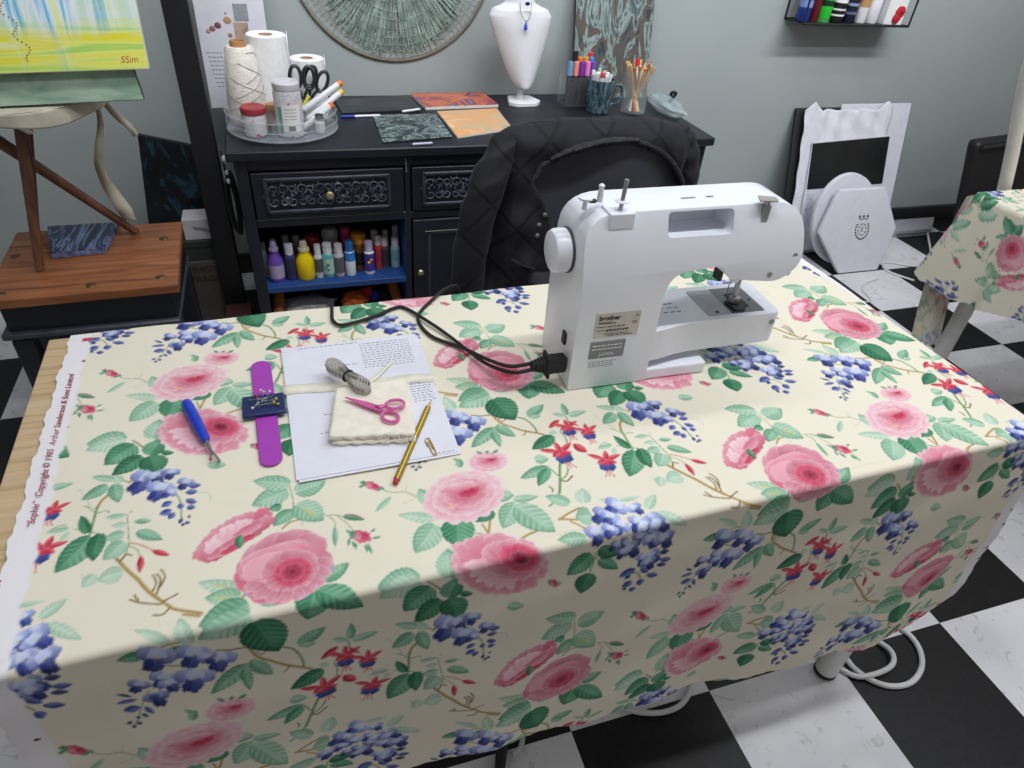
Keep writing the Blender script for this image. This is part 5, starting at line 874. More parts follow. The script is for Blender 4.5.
# ------------------------------------------------------------------ marker holder, mug, brush glass, painting behind
mh=thing('marker_holder','clear upright box of capped paint markers beside the mug','marker holder',(1.062,2.44,CT)); g=G()
for a,b in (((1.012,2.405,CT),(1.015,2.485,CT+.10)),((1.129,2.405,CT),(1.132,2.485,CT+.10)),((1.012,2.402,CT),(1.132,2.405,CT+.10)),((1.012,2.485,CT),(1.132,2.488,CT+.10)),((1.012,2.402,CT),(1.132,2.488,CT+.003))): g.bb(a,b)
g.build('clear_box',AC3.m,mh,smooth=0)
MK=[('light blue','6a94b8',0,0),('salmon','e08878',1,0),('purple','7838a0',2,0),('pink','e478b8',3,0),('violet','6a50a8',4,0),('black','202024',1,1),('orange','d87830',2,1),('amber','d09038',3,1),('sky blue','4a88c0',4,1),('red','c03848',4,2)]
for cnm,c,i,j in MK:
    x,y=1.025+.0225*i+.006*(j==2),2.417+.024*j+(.004 if j==2 else 0); pen('paint marker with a %s cap standing in the clear box, %s'%(cnm,['front row','second row','row by the wall'][j]),(x,y,CT+.004),(x,y+.004,CT+.150+.010*j+(.02 if cnm=='black' else 0)),.0098,'191a1e',c,name='paint_marker',grp='paint markers in the clear box',capfrac=.32)
mg=thing('mug','dark teal marbled mug full of white pens on the sideboard','mug',(1.112,2.335,CT)); MGM=art([(.3,(24,32,38)),(.45,(44,60,70)),(.56,(96,122,134)),(.62,(36,46,54)),(.75,(140,160,168))],22,3.5,4,(1,1,.35),.18,'marbled_glaze'); x,y=1.112,2.335
G().lathe([(.038,0),(.042,.004),(.047,.06),(.050,.112),(.047,.113),(.044,.06),(.039,.008),(0,.007)],(x,y,CT),36).build('body',MGM.copy(),mg); G().tube(spline([(x+.045,y-.005,CT+.092),(x+.075,y-.01,CT+.090),(x+.084,y-.012,CT+.062),(x+.070,y-.01,CT+.032),(x+.043,y-.005,CT+.026)],6),.0065,10,flat=.8).build('handle',MGM,mg)
for i in range(11):
    a=2*PI*i/11+.3; r0=.018 if i%3 else .008; lean=.014; X0,Y0=x+r0*math.cos(a),y+r0*math.sin(a); h=.128+.016*((i*7)%5)/5
    desc={0:'black-ended white pen',1:'pink-ended white pen',2:'green-ended white pen',5:'grey-ended white pen',7:'red-ended white pen'}.get(i,'plain white pen')
    t=pen('%s standing in the dark teal mug'%desc,(X0,Y0,CT+.012),(x+(r0+lean)*math.cos(a),y+(r0+lean)*math.sin(a),CT+h),.0066,'dedee2',['2a2a30','e0a8b8','9cc4a8','e6e6ea','d8d8dc','b0b0b8','e2e2e6','c84858','dadade','e4e4e8','d0d0d8'][i],name='white_pen',grp='white pens in the teal mug',capfrac=.14)
cg=thing('brush_glass','clear glass of paintbrushes and pencils at the wall end of the sideboard','glass',(1.245,2.315,CT)); x,y=1.245,2.315; GLS=N('clear_glass'); GLS.base(GLS.ramp(GLS.noise(GLS.coord(),20),[(.3,(190,205,210)),(.7,(215,226,230))])); GLS.set(Roughness=.05,Alpha=.10); G().lathe([(.040,0),(.045,.004),(.052,.15),(.050,.15),(.043,.008),(0,.007)],(x,y,CT),36).build('glass_wall',GLS.m,cg)
WC=['c89868','b07848','d8b080','c8a070','a86840','d4a878']; TC_=['e8dcc0','2850a8','c8a030','e0e0e4','202428','c83838','d8b038']
for i in range(16):
    a=2*PI*i/16; k=.034*(.5+.5*((i*5)%7)/7); X0,Y0=x+.020*math.cos(a+2.6),y+.024*math.sin(a+2.6); X1,Y1=x+(k+.026)*math.cos(a),y+(k+.016)*math.sin(a); h=.158+.020*((i*3)%5)/5
    p0,p1=Vector((X0,Y0,CT+.010)),Vector((X1,Y1,CT+h)); t=thing('paintbrush','%s wooden brush with %s tip in the glass, leaning %s'%(['pale','reddish brown','honey','tan','dark brown','straw'][i%6],['a cream','a blue','an ochre','a white','a black','a red','a yellow'][i%7],'away from the mug' if math.cos(a)>.5 else 'towards the mug' if math.cos(a)<-.5 else 'towards the wall' if math.sin(a)>0 else 'towards the chair'),'paintbrush',tuple(p0),'brushes and pencils in the glass')
    G().tube([p0,p0.lerp(p1,.5),p1],[.0045,.0060,.0050],8).build('handle',mat(WC[i%6],.45,var=.12),t); G().tube([p0-Vector((0,0,.0)),p0.lerp(p1,.22)],[.0058,.0060],8).build('tip',mat(TC_[i%7],.4),t)
fk=thing('red_brush','brush with a red top standing up among the wooden brushes','paintbrush',(x,y,CT+.012),'brushes and pencils in the glass'); G().tube([(x,y,CT+.012),(x-.004,y+.012,CT+.165)],.0035,8).build('handle',mat('e4e0dc',.4),fk); G().tube([(x-.004,y+.012,CT+.160),(x-.006,y+.014,CT+.182)],[.009,.006],12).build('red_top',mat('c82830',.4),fk)
A5=art([(.26,(26,30,32)),(.38,(70,86,86)),(.44,(140,156,154)),(.48,(60,70,70)),(.53,(100,74,62)),(.57,(54,78,84)),(.61,(34,38,40)),(.68,(60,66,66)),(.73,(150,164,160))],8,2.2,10,(1.5,1,.6))
pb=thing('leaning_painting','dark teal and rust poured painting leaning on the wall behind the markers','painting',(1.21,2.52,CT)); lean=lambda x,z,y:(x,2.505+y+.09*(z-CT)/.42,z)
G().prism([(1.082,CT),(1.398,CT),(1.398,1.10),(1.082,1.10)],0,.016,lean).build('canvas',mat('38383a',.7),pb,smooth=0); G().prism([(1.083,CT+.001),(1.397,CT+.001),(1.397,1.099),(1.083,1.099)],-.0008,0,lean).build('painted_face',A5,pb,smooth=0)
# poster board standing at the end of the sideboard
po=thing('poster_board','white poster board with small photographs standing on the sideboard by the black post','poster',(-.10,2.46,CT)); lean2=lambda x,z,y:(x,2.445+y+.05*(z-CT)/.4,z)
G().prism([(-.197,CT),(.004,CT),(.004,1.12),(-.197,1.12)],0,.006,lean2).build('board',mat('c6c6d0',.5,var=.02),po,smooth=0)
g=G(); g.prism([(-.092,.877),(-.050,.877),(-.050,.924),(-.092,.924)],-.0012,0,lean2); g.build('photo_print',art([(.3,(120,92,84)),(.55,(176,150,140)),(.75,(90,90,96))],40,1),po,smooth=0); g=G(); g.prism([(-.087,.928),(-.045,.928),(-.045,.974),(-.087,.974)],-.0012,0,lean2); g.build('photo_print',art([(.3,(118,122,130)),(.55,(140,144,150)),(.72,(50,60,84))],30,.5),po,smooth=0)
for i,(x,z,c,r) in enumerate(((-.168,.898,'a88c8c',.007),(-.155,.905,'8c6464',.009),(-.138,.914,'7c4a50',.010),(-.108,.928,'b08c70',.012),(-.110,.948,'a89098',.004),(-.106,.888,'a07868',.007))): G().lathe([(r,0),(r*.6,.0014)],lean2(x,z,-.0005),14,axis=(0,-1,0)).build('printed_bead',mat(c,.5),po)
g=G()
for k in range(9):
    xx=-.184+.002*k
    while xx<-.142: q=random.uniform(.004,.012); g.prism([(xx,.838-.012*k),(min(xx+q,-.138),.838-.012*k),(min(xx+q,-.138),.8405-.012*k),(xx,.8405-.012*k)],-.0008,0,lean2); xx+=q+.003
g.build('lettering',mat('7c7c88',.6),po,smooth=0)
o=G().bb((-.150,2.405,CT),(-.118,2.44,CT+.012)).build('rubber_block',mat('b8b8bc',.5),smooth=0,bevel=.002,origin=(-.135,2.42,CT)); tag(o,'small pale grey block against the foot of the poster board','block')
# ------------------------------------------------------------------ chair with a quilted jacket over its back
ch=thing('chair','black padded chair behind the worktable with the quilted jacket over its back','chair',(.79,1.42,0)); CHB=mat('24252b',.75,var=.08,scale=60)
G().prism(rpoly([(.585,1.22),(1.005,1.22),(1.005,1.62),(.585,1.62)],.05),.44,.50,lambda x,y,z:(x,y,z)).build('seat',CHB,ch,bevel=.02,seg=3)
G().prism(rpoly([(.575,.50),(1.01,.50),(1.0,.85),(.585,.85)],.05),1.595,1.645,lambda x,z,y:(x,y+.03*(z-.5),z)).build('backrest',CHB,ch,bevel=.018,seg=3)
for x in (.61,.98):
    for y in (1.25,1.60): G().tube([(x,y,0),(x,y,.445)],.016,12).build('leg',BLK,ch)
JM=N('quilted_nylon'); v=JM.coord((1,.3,1),(0,PI/4,0)); 
a_=JM.wave(v,3.0,.25,1,1,'X'); b_=JM.wave(v,3.0,.25,1,1,'Z'); mn=JM.add('ShaderNodeMath',operation='MINIMUM'); 
ra=JM.ramp(a_,[(.0,(0,0,0)),(.035,(255,255,255))]); rb=JM.ramp(b_,[(.0,(0,0,0)),(.035,(255,255,255))]); 
JM.link(ra,mn.inputs[0]); JM.link(rb,mn.inputs[1]); nz=JM.noise(JM.coord(),11,4,.6)
JM.base(JM.mix(mn.outputs[0],(18,18,22),JM.ramp(nz,[(.3,(27,27,33)),(.7,(35,35,42))]))); JM.set(Roughness=.72,Specular_IOR_Level=.25,Sheen_Weight=.06); 
bb_=JM.add('ShaderNodeBump',Strength=.30,Distance=.004); JM.link(mn.outputs[0],bb_.inputs['Height']); b2=JM.add('ShaderNodeBump',Strength=.22,Distance=.008); JM.link(nz,b2.inputs['Height']); JM.link(bb_.outputs['Normal'],b2.inputs['Normal']); JM.link(b2.outputs['Normal'],JM.b.inputs['Normal'])
LIN=mat('44454e',.7,var=.10,scale=14); RIB=N('ribbed_collar'); v=RIB.coord(); RIB.base(RIB.ramp(RIB.noise(v,45,4,1.),[(.3,(24,24,28)),(.7,(48,47,54))])); RIB.set(Roughness=.8); RIB.bump(RIB.noise(v,60,4,1.2),.7,.006)
jk=thing('quilted_jacket','black quilted jacket draped over the chair back behind the sewing machine','jacket',(.77,1.60,.40))
openL=lambda z: float(np.interp(z,[.36,.567,.654,.737,.784,.802,.83],[.70,.672,.636,.590,.612,.66,.76])); openR=lambda z: float(np.interp(z,[.36,.66,.701,.764,.80,.814,.832],[1.02,1.035,1.030,.985,.935,.905,.84]))
XL,XR,YJ=.512,1.045,1.60
def shell(u,v):
    # v 0: back hem, .42-.58: over the top, 1: front hem
    x=XL+(XR-XL)*u; e=abs(u-.5)*2; top=.872-.034*e**4-.006*(u-.5); r=.055-.02*e**4
    if v<.42: q=v/.42; z=.40+(top-r-.40)*q; y=YJ+r+.02*(1-q)
    elif v<.58: a=(v-.42)/.16*PI; z=top-r+r*math.sin(a); y=YJ+r*math.cos(a)
    else: q=(v-.58)/.42; z=top-r-(top-r-.37)*q; y=YJ-r-.030*q
    k=max(0,(top-z)/.5); sp=1+.05*k; xx=.78+(x-.78)*sp-.03*k*(1-u)
    f=.010*k*math.sin(u*31+z*6)+.007*k*math.sin(u*57-z*15)+.004*math.sin(u*23+v*40)+.003*math.sin(u*11+z*60)
    y2=y+(-f if v>.5 else f); y2+=.03*max(0,e-.82)/.18*(1 if v>.5 else -1)*(1 if abs(v-.5)>.08 else abs(v-.5)/.08)
    return (xx-(.02*k if u<.1 else 0),y2,z+.004*math.sin(u*17)*k)
def keep(u,v):
    if v<=.53: return True
    x,y,z=shell(u,v); return not(openL(z)<x<openR(z) and z<.835)
G().grid(shell,110,150,keep).build('shell',JM.m,jk,solid=.012)
# lining seen through the opening
G().grid(lambda u,v:(.56+.49*u,1.572+.018*math.sin(u*7)+.012*v-.03*(1-abs(u-.5)*2)*.3,.40+.445*v),20,16).build('lining',LIN,jk,solid=.004)
P=[]
for z in (.45,.567,.654,.700,.737,.762,.784,.797): P.append((openL(z)-.004,1.545,z))
P+=[(.66,1.541,.812),(.73,1.539,.828),(.80,1.539,.836),(.85,1.540,.836),(.905,1.541,.822),(.95,1.542,.795),(.988,1.543,.762),(1.02,1.543,.715),(1.032,1.543,.66),(1.03,1.54,.55),(1.025,1.535,.45)]
g=G(); sp_=spline(P,7); g.tube(sp_,[.0075+.0008*math.sin(i*.9)*math.sin(i*.37) for i in range(len(sp_))],10); g.build('ribbed_edge',RIB.m,jk)
g=G()
cp=spline([(.625,1.537,.800),(.67,1.531,.822),(.74,1.529,.840),(.81,1.530,.846),(.86,1.533,.843)],14)
g.tube(cp,[(.013+.0022*math.sin(i*.8)*math.sin(i*.43+1))*(.25+.75*math.sin(PI*i/(len(cp)-1))**.5) for i in range(len(cp))],12,flat=.6); g.build('collar',RIB.m,jk)
for x,z in ((.622,.661),(.609,.634),(.607,.604)): G().lathe([(.0062,-.002),(.0062,.002),(.003,.004),(0,.0042)],(x,1.528,z),12,axis=(0,-1,0)).build('snap_button',mat('b0b0a8',.3,.8),jk)
slv=spline([(.535,1.595,.850),(.500,1.570,.80),(.465,1.550,.72),(.440,1.540,.62),(.426,1.535,.52),(.420,1.535,.40)],9)
g=G(); n_=len(slv); V=[]; sg=22
for i,p in enumerate(slv):
    q=i/(n_-1); R_=.030+.020*min(1,q*3)-.006*q
    for k in range(sg):
        a=2*PI*k/sg; rr=R_*(1+.035*math.sin(q*30+2*math.sin(a*1+.5))+.03*math.sin(3*a+q*9)); V.append(p+Vector((rr*math.cos(a),rr*.8*math.sin(a),.006*math.sin(a*2+q*30))))
g.add(V,[(i*sg+k,i*sg+(k+1)%sg,(i+1)*sg+(k+1)%sg,(i+1)*sg+k) for i in range(n_-1) for k in range(sg)]+[tuple(range(sg-1,-1,-1)),tuple((n_-1)*sg+k for k in range(sg))]); g.build('sleeve',JM.m,jk,smooth=60)
slr=spline([(1.015,1.61,.845),(1.040,1.60,.80),(1.058,1.592,.70),(1.065,1.59,.58),(1.065,1.59,.44)],9); g=G(); g.tube(slr,[.026+.018*min(1,i/12)+.003*math.sin(i*1.3) for i in range(len(slr))],16,flat=.8); g.build('sleeve',JM.m,jk,smooth=60)
g=G(); g.tube(spline([(.535,1.512,.55),(.56,1.506,.535),(.60,1.503,.520)],5),.004,6); g.build('pocket_welt',mat('131316',.6),jk)
# ------------------------------------------------------------------ string disc and wire shelf on the wall
sd=thing('string_disc','round green string art disc hung on the wall above the sideboard','wall art',(.43,2.60,1.13)); DC=Vector((.43,2.6145,1.132)); DR=.345
def dp(r,a,y=0): return DC+Vector((r*math.cos(a),y,r*math.sin(a)))
G().tube([dp(DR,2*PI*i/96) for i in range(96)],.0042,8,closed=True).build('hoop',mat('6a6152',.6),sd)
g=G(); nr=108
for i in range(nr): a=2*PI*i/nr; g.tube([dp(.03,a,-.001),dp(DR,a,-.001)],.0009,4,cap=False)
for r in np.linspace(.05,DR-.012,15): g.tube([dp(r,2*PI*i/72,-.001) for i in range(72)],.0009,4,closed=True)
g.build('wire_web',mat('8f8c80',.6),sd)
g=G(); rd=random.Random(3)
for i in range(230):
    a=-PI/2+rd.uniform(-1.0,1.0)*1.12; r1=DR*(.965-.20*(abs(a+PI/2)/1.1)**2)+rd.uniform(-.035,.005); r0=rd.uniform(.02,.09); m=4; w_=rd.uniform(.0011,.0022); g.tube([dp(r0+(r1-r0)*k/m,a+.012*math.sin(k*2+i),-.003-.002*math.sin(k*1.7+i)) for k in range(m+1)],w_,5,cap=False)
for i in range(70):
    a=PI/2+rd.uniform(-1,1)*1.5; r1=DR*rd.uniform(.4,.6); g.tube([dp(.03,a,-.003),dp(r1,a,-.003)],.0024,5,cap=False)
for r in np.linspace(.08,DR*.86,9): g.tube([dp(r,-PI/2-1.15+2.3*k/30,-.006) for k in range(31)],.0010,5,cap=False)
yn=g.build('green_yarn',mat('80908a',.85,var=.25,scale=30),sd); 
ws=thing('wire_shelf','small black wire shelf of spray cans fixed to the wall','shelf',(2.29,2.56,.955)); g=G(); zS=.955
x0,x1,y0,y1=2.030,2.560,2.498,2.617
for z in (zS,zS+.16):
    g.tube([(x0,y0,z),(x1,y0,z),(x1,y1,z),(x0,y1,z)],.0045,8,closed=True)
for x,y in ((x0,y0),(x1,y0),(x0,y1),(x1,y1)): g.tube([(x,y,zS),(x,y,zS+.16)],.004,8)
g.build('wire_frame',BLK,ws); G().bb((x0,y0,zS-.002),(x1,y1,zS+.002)).build('shelf_base',BLK,ws,smooth=0)
def can(lbl,x,r,h,c,cap,bands=()):
    y=2.552; t=thing('spray_can',lbl,'can',(x,y,zS+.002),'cans on the wire shelf'); G().lathe([(r*.9,0),(r,.004),(r,h*.78),(r*.82,h*.84)],(x,y,zS+.002),24).build('body',mat(c,.3,var=.05),t); G().lathe([(r*.86,h*.82),(r*.86,h*.98),(r*.7,h)],(x,y,zS+.002),24).build('cap',mat(cap,.35),t)
    for b0,b1,bc in bands: G().lathe([(r*1.012,h*b0),(r*1.012,h*b1)],(x,y,zS+.002),24).build('band',mat(bc,.4),t)
can('blue spray can at the open end of the wire shelf',2.062,.026,.17,'1f3688','2a4aa0',((.30,.45,'7890c8'),)); can('dark red spray can between the blue and green ones',2.112,.020,.17,'5c1420','7a1c28'); can('bright green spray can on the wire shelf',2.160,.027,.17,'2cc038','38d048',((.34,.46,'102c14'),(0,.1,'3a8a44')))
can('black can with white rings on the wire shelf',2.222,.030,.17,'121214','1a1a1c',((.14,.18,'d8d8d8'),(.26,.30,'d0d0d0'),(.42,.6,'e0e0e0'))); can('dark navy can with grey rings on the wire shelf',2.287,.027,.17,'1a1e34','2c3458',((.18,.24,'586080'),(.36,.42,'8088a8')))
can('white bottle with a tan label on the wire shelf',2.345,.024,.17,'dcdce0','e0e0e4',((.34,.8,'b08858'),)); can('plain white bottle on the wire shelf',2.400,.027,.17,'dcdce4','e4e4ea')
wx_=thing('white_box','white box with a red rosette at the end of the wire shelf','box',(2.485,2.55,zS+.002)); G().bb((2.440,2.515,zS+.002),(2.535,2.60,zS+.13)).build('box_body',mat('dcdcde',.5,var=.02),wx_,smooth=0,bevel=.002)
ro=G().lathe([(.022,0),(.022,.006),(.010,.010),(0,.010)],(2.505,2.5145,zS+.050),20,axis=(0,-1,0)).lathe([(.018,0),(.018,.006),(.008,.010),(0,.010)],(2.495,2.5145,zS+.026),20,axis=(0,-1,0)).build('red_rosette',mat('b01828',.5,var=.15,scale=120),wx_); G().lathe([(.005,.009),(.004,.0115),(0,.0115)],(2.505,2.5145,zS+.050),10,axis=(0,-1,0)).build('rosette_button',BLK,ro)
# ------------------------------------------------------------------ boards leaning on the back wall
def leanplane(y0,slope): return lambda x,z,d: (x,y0+slope*z-d,z)   # d: thickness towards the room
Lw=lambda x,z,d:(x+.085*z,2.38+.24/.70*z-d,z)
def board(name,label,cat,poly,pl,d0,d1,m,grp=None,bev=.002):
    zm=min(p[1] for p in poly); o=thing(name,label,cat,pl(sum(p[0] for p in poly)/len(poly),zm,d0),grp); G().prism(poly,d0,d1,pl).build('board',m,o,smooth=30,bevel=bev); return o
BW2=mat('c9c9d4',.55,var=.02)
board('canvas_board','dark canvas edge leaning on the wall behind the wrapped frame','canvas',[(2.19,0.0),(2.62,0.0),(2.60,.60),(2.165,.60)],Lw,-.03,-.012,mat('1c1c20',.6))
board('white_board','plain white board leaning behind the wrapped frame','board',[(2.40,0.0),(2.80,0),(2.80,.618),(2.40,.618)],Lw,-.010,-.002,BW2)
wf=thing('wrapped_frame','picture frame wrapped in crumpled white tissue with a black print showing','picture frame',(2.45,2.36,0)); TIS=mat('cfcfd8',.7,var=.05,scale=20,bump=.25)
def wrap(u,v):
    x=2.195+.475*u+.010*math.sin(v*4)*(1-u); z=.002+.600*v; bump_=.0035*math.sin(u*25+v*13)*math.sin(v*19-u*7)+.002*math.sin(u*47+v*31); top=max(0,(v-.72)/.28); ear=max(0,1-abs(u-.09)/.09)+max(0,1-abs(u-.93)/.09)
    return Lw(x,z+top*(.034*ear+.003*math.sin(u*30)),.016+bump_*(1+.8*top)+.012*top*ear)
G().grid(wrap,60,60).build('tissue_wrap',TIS,wf,solid=.004)
fr=G(); fp_=[(2.235,.02),(2.69,.02),(2.69,.515),(2.235,.505)]; 
G().prism([(2.250,.020),(2.672,.020),(2.675,.496),(2.245,.477)],.026,.030,Lw).build('inner_sheet',BW2,wf,smooth=0); G().prism([(2.256,.285),(2.688,.292),(2.676,.492),(2.246,.473)],.030,.0325,Lw).build('black_print',mat('18191b',.3,var=.25,scale=6),wf,smooth=0)
G().prism([(2.262,.03),(2.30,.03),(2.30,.265),(2.262,.265)],.0302,.0325,Lw).build('printed_strip',art([(.3,(60,50,110)),(.5,(200,200,212)),(.7,(120,110,150))],30,1),wf,smooth=0)
L2_=leanplane(2.165,.14/.42)
rc=[(2.385+.175*math.cos(2*PI*i/56),.208+.192*math.sin(2*PI*i/56)) for i in range(56)]
L3_=leanplane(2.225,.125/.42)
board('round_canvas','round white canvas leaning behind the hexagon canvas','canvas',rc,L3_,-.0,.020,mat('cfcfd9',.6,var=.015),bev=.003)
hx=[(2.338,.004),(2.560,.004),(2.632,.182),(2.538,.352),(2.288,.352),(2.206,.180)]
ho=board('hexagon_canvas','hexagonal white canvas with a small black stamp leaning on the stack','canvas',hx,L2_,.0,.022,mat('d0d0da',.6,var=.015),bev=.003)
INK=mat('3c3c46',.6); g=G()
for i in range(22):
    a=2*PI*i/22; 
    if .25*PI<a<.75*PI: continue
    c=(2.437+.036*math.cos(a),.186+.040*math.sin(a)); g.prism([(c[0]+.0062*math.cos(a+q),c[1]+.0045*math.sin(a+q)) for q in (0,1.57,3.14,4.71)],.0222,.0228,L2_)
for i in range(8):
    a=2*PI*i/8; g.prism([(2.437+.020*math.cos(a+q)*1.0,.186+.022*math.sin(a+q)) for q in (0,.5)]+[(2.437+.024*math.cos(a+q),.186+.026*math.sin(a+q)) for q in (.5,0)],.0222,.0228,L2_)
for dx in (-.022,0,.022): g.prism([(2.437+dx-.007,.236),(2.437+dx+.007,.236),(2.437+dx+.004,.246),(2.437+dx-.004,.246)],.0222,.0228,L2_)
g.prism([(2.412,.228),(2.462,.228),(2.462,.231),(2.412,.231)],.0222,.0228,L2_); st=g.build('stamped_wreath',INK,ho,smooth=0); text('stamped_letter','E',.030,INK,ho,frameM(L2_(2.437,.186,.0226),(1,0,0),(0,.14,.42)),.0003)
# ------------------------------------------------------------------ behind the second table
bc=thing('black_chair','black office chair with a tilted padded back beside the wall','chair',(3.25,2.0,0)); RB=Matrix.Rotation(.22,3,'X')
G().prism(rpoly([(3.00,.03),(3.62,.03),(3.50,.60),(2.905,.555)],.03),0,.06,lambda x,z,y:(x,2.21+y+.16*(z-.5),z)).build('backrest',mat('0f0f11',.55),bc,bevel=.015); G().bb((3.05,1.72,.10),(3.58,2.13,.17)).build('seat',mat('101012',.6),bc,bevel=.02)
for x in (3.10,3.52):
    for y in (1.78,2.06): G().tube([(x,y,0),(x,y,.105)],.018,10).build('leg',BLK,bc)
G().tube([(2.925,2.205,.535),(3.46,2.21,.575)],.009,8).build('piping',mat('1e1e22',.5),bc)
rt=thing('grey_box','flat pale grey plastic box on the floor by the skirting','box',(3.08,2.50,0)); G().prism(rpoly([(2.905,2.440),(3.16,2.440),(3.30,2.565),(3.03,2.565)],.01),0,.035,lambda x,y,z:(x,y,z)).build('case',mat('a8a8b2',.45),rt,bevel=.006); G().prism([(2.93,2.4395),(3.14,2.4395),(3.14,2.4385),(2.93,2.4385)],.010,.018,lambda x,y,z:(x,y,z)).build('seam',mat('6a6a72',.5),rt,smooth=0)
CBW=mat('d4d4d6',.4,var=.02)
def cable(lbl,P,r=.0045,n=9,m=CBW): o=G().tube(spline(P,n),r,8).build('white_cable',m,origin=tuple(P[0])); return tag(o,lbl,'cable')
cable('white cable dropping from the grey box across the white tile',[(3.12,2.42,.02),(3.06,2.36,.03),(3.00,2.27,.006),(2.90,2.17,.005),(2.78,2.14,.005),(2.66,2.20,.005),(2.60,2.13,.005),(2.66,2.02,.005)],.005)
cable('thin white cable looping over the tile in front of the hexagon canvas',[(2.06,1.99,.0035),(2.14,1.965,.0035),(2.22,1.93,.0035),(2.30,1.90,.0035),(2.33,1.93,.0035),(2.345,1.99,.0035),(2.40,2.04,.0035),(2.50,2.07,.0035)],.0032)
cable('white flex looped beside the worktable leg',[(1.10,.80,.010),(1.17,.68,.008),(1.235,.585,.0065),(1.250,.530,.0065),(1.222,.480,.0065),(1.165,.452,.0065),(1.110,.458,.0065),(1.072,.490,.0065),(1.060,.535,.0065),(1.085,.600,.0065)],.0062)
cable('shorter loop of white flex nearer the worktable leg',[(1.03,.70,.007),(1.10,.62,.007),(1.158,.560,.007),(1.168,.520,.0145),(1.140,.492,.018),(1.085,.487,.0145),(1.045,.502,.007),(1.01,.56,.007)],.0058)
cable('white flex sagging to the floor in front of the black tile',[(.46,.66,.012),(.500,.590,.007),(.545,.556,.006),(.600,.540,.006),(.650,.548,.006),(.690,.585,.006),(.72,.66,.006)],.0058)
ex=thing('extension_lead','black plug and grey lead on the floor under the hem of the cloth','extension lead',(.28,.56,0)); G().tube([(.232,.50,.012),(.262,.575,.016)],[.008,.013],12).build('plug',RUB,ex); G().tube(spline([(.262,.575,.016),(.28,.62,.014),(.30,.70,.010)],6),.005,8).build('cable',RUB,ex); G().tube(spline([(.222,.44,.006),(.228,.47,.008),(.232,.50,.012)],5),.005,8).build('cable_tail',RUB,ex); G().tube(spline([(.272,.545,.010),(.292,.552,.010),(.305,.585,.012),(.31,.66,.010)],6),.0055,8).build('grey_lead',mat('b8b8ba',.5),ex)
# ------------------------------------------------------------------ bag at the end of the sideboard
PLB=N('clear_plastic_bag'); PLB.base(PLB.ramp(PLB.noise(PLB.coord(),14,4,1),[(.35,(150,178,186)),(.6,(200,210,214)),(.75,(110,168,184))])); PLB.set(Roughness=.15,Alpha=.38)
bg=lump('plastic_bag','clear plastic bag with pale blue contents on the sideboard end past the brush glass','bag',(1.372,2.30,CT+.030),.040,.12,.030,PLB.m,9,.16)
o=G().tube(spline([(1.400,2.33,CT+.030),(1.410,2.325,CT+.050),(1.416,2.322,CT+.064),(1.402,2.324,CT+.068),(1.398,2.327,CT+.055)],5),.006,8).build('bag_clip',BLK,origin=(1.40,2.33,CT+.03)); tag(o,'black clip gripping the top of the clear plastic bag','clip')
# ------------------------------------------------------------------ left of the sideboard: post, box table, stool, canvases, boxes
ps=G().bb((-.252,2.185,0),(-.186,2.245,2.3)).build('wooden_post',mat('141519',.5,var=.12),smooth=0,bevel=.003,origin=(-.22,2.215,0)); tag(ps,'tall black square post standing beside the sideboard','post')
cb=thing('cable_coil','coil of black cable with white ties hanging on the black post','cable',(-.168,2.16,.50)); 
g=G(); 
for k in range(4): g.tube([(-.170+.004*k,2.165-.004*k+.002*math.sin(3*t),.47+.07*math.sin(t)+.004*k) if 0 else (-.168+.003*k+.012*math.cos(t),2.155+.004*k,.47+(.085+.006*k)*math.sin(t)) for t in [2*PI*i/28 for i in range(28)]],.004,7,closed=True)
g.build('cable',RUB,cb); 
g=G(); g.tube([(-.168,2.155,.55),(-.175,2.185,.63)],.003,6); g.build('hook_loop',RUB,cb)
for z,s_ in ((.615,.009),(.575,.006),(.548,.007)): G().ball((-.166,2.15,z),s_,10,7,(.8,.7,1.3)).build('white_tie',mat('d8d8da',.5),cb)
TZ=.50; bt=thing('box_table','low black box table with a reddish wooden top','table',(-.48,1.78,0)); TWD=N('red_wood'); v=TWD.coord((3,30,30),(0,0,.03)); f_=TWD.noise(v,2.,5,.5); s2=TWD.noise(TWD.coord(),6,3); TWD.base(TWD.mix(TWD.ramp(s2,[(.3,(0,0,0)),(.75,(140,140,140))]),TWD.ramp(f_,[(.25,(92,52,30)),(.5,(142,86,50)),(.75,(170,110,68))]),(108,60,34))); TWD.set(Roughness=.38)
Pt=[(-.690,1.600),(-.282,1.612),(-.296,1.985),(-.700,1.975)]
for i in range(4):
    a,b=i/4+.002,(i+1)/4-.002; q=lambda u,v: Vector(Pt[0]).lerp(Vector(Pt[1]),u).lerp(Vector(Pt[3]).lerp(Vector(Pt[2]),u),v); P=[q(0,a),q(1,a),q(1,b),q(0,b)]
    G().hexa([(p.x,p.y,TZ-.022) for p in P]+[(p.x,p.y,TZ) for p in P]).build('top_board',TWD.m,bt,smooth=0,bevel=.002)
G().bb((-.672,1.628,.385),(-.302,1.955,TZ-.022)).build('carcass',CB,bt,smooth=0,bevel=.003); G().bb((-.688,1.612,.385),(-.298,1.970,.402)).build('moulding',mat('3a3e47',.45,var=.2),bt,bevel=.006)
for x in (-.655,-.320):
    for y in (1.65,1.935): G().bb((x-.022,y-.022,0),(x+.022,y+.022,.375)).build('leg',CB,bt,smooth=0,bevel=.003)
G().bb((-.65,1.66,.10),(-.32,1.93,.115)).build('lower_shelf',CB,bt,smooth=0)
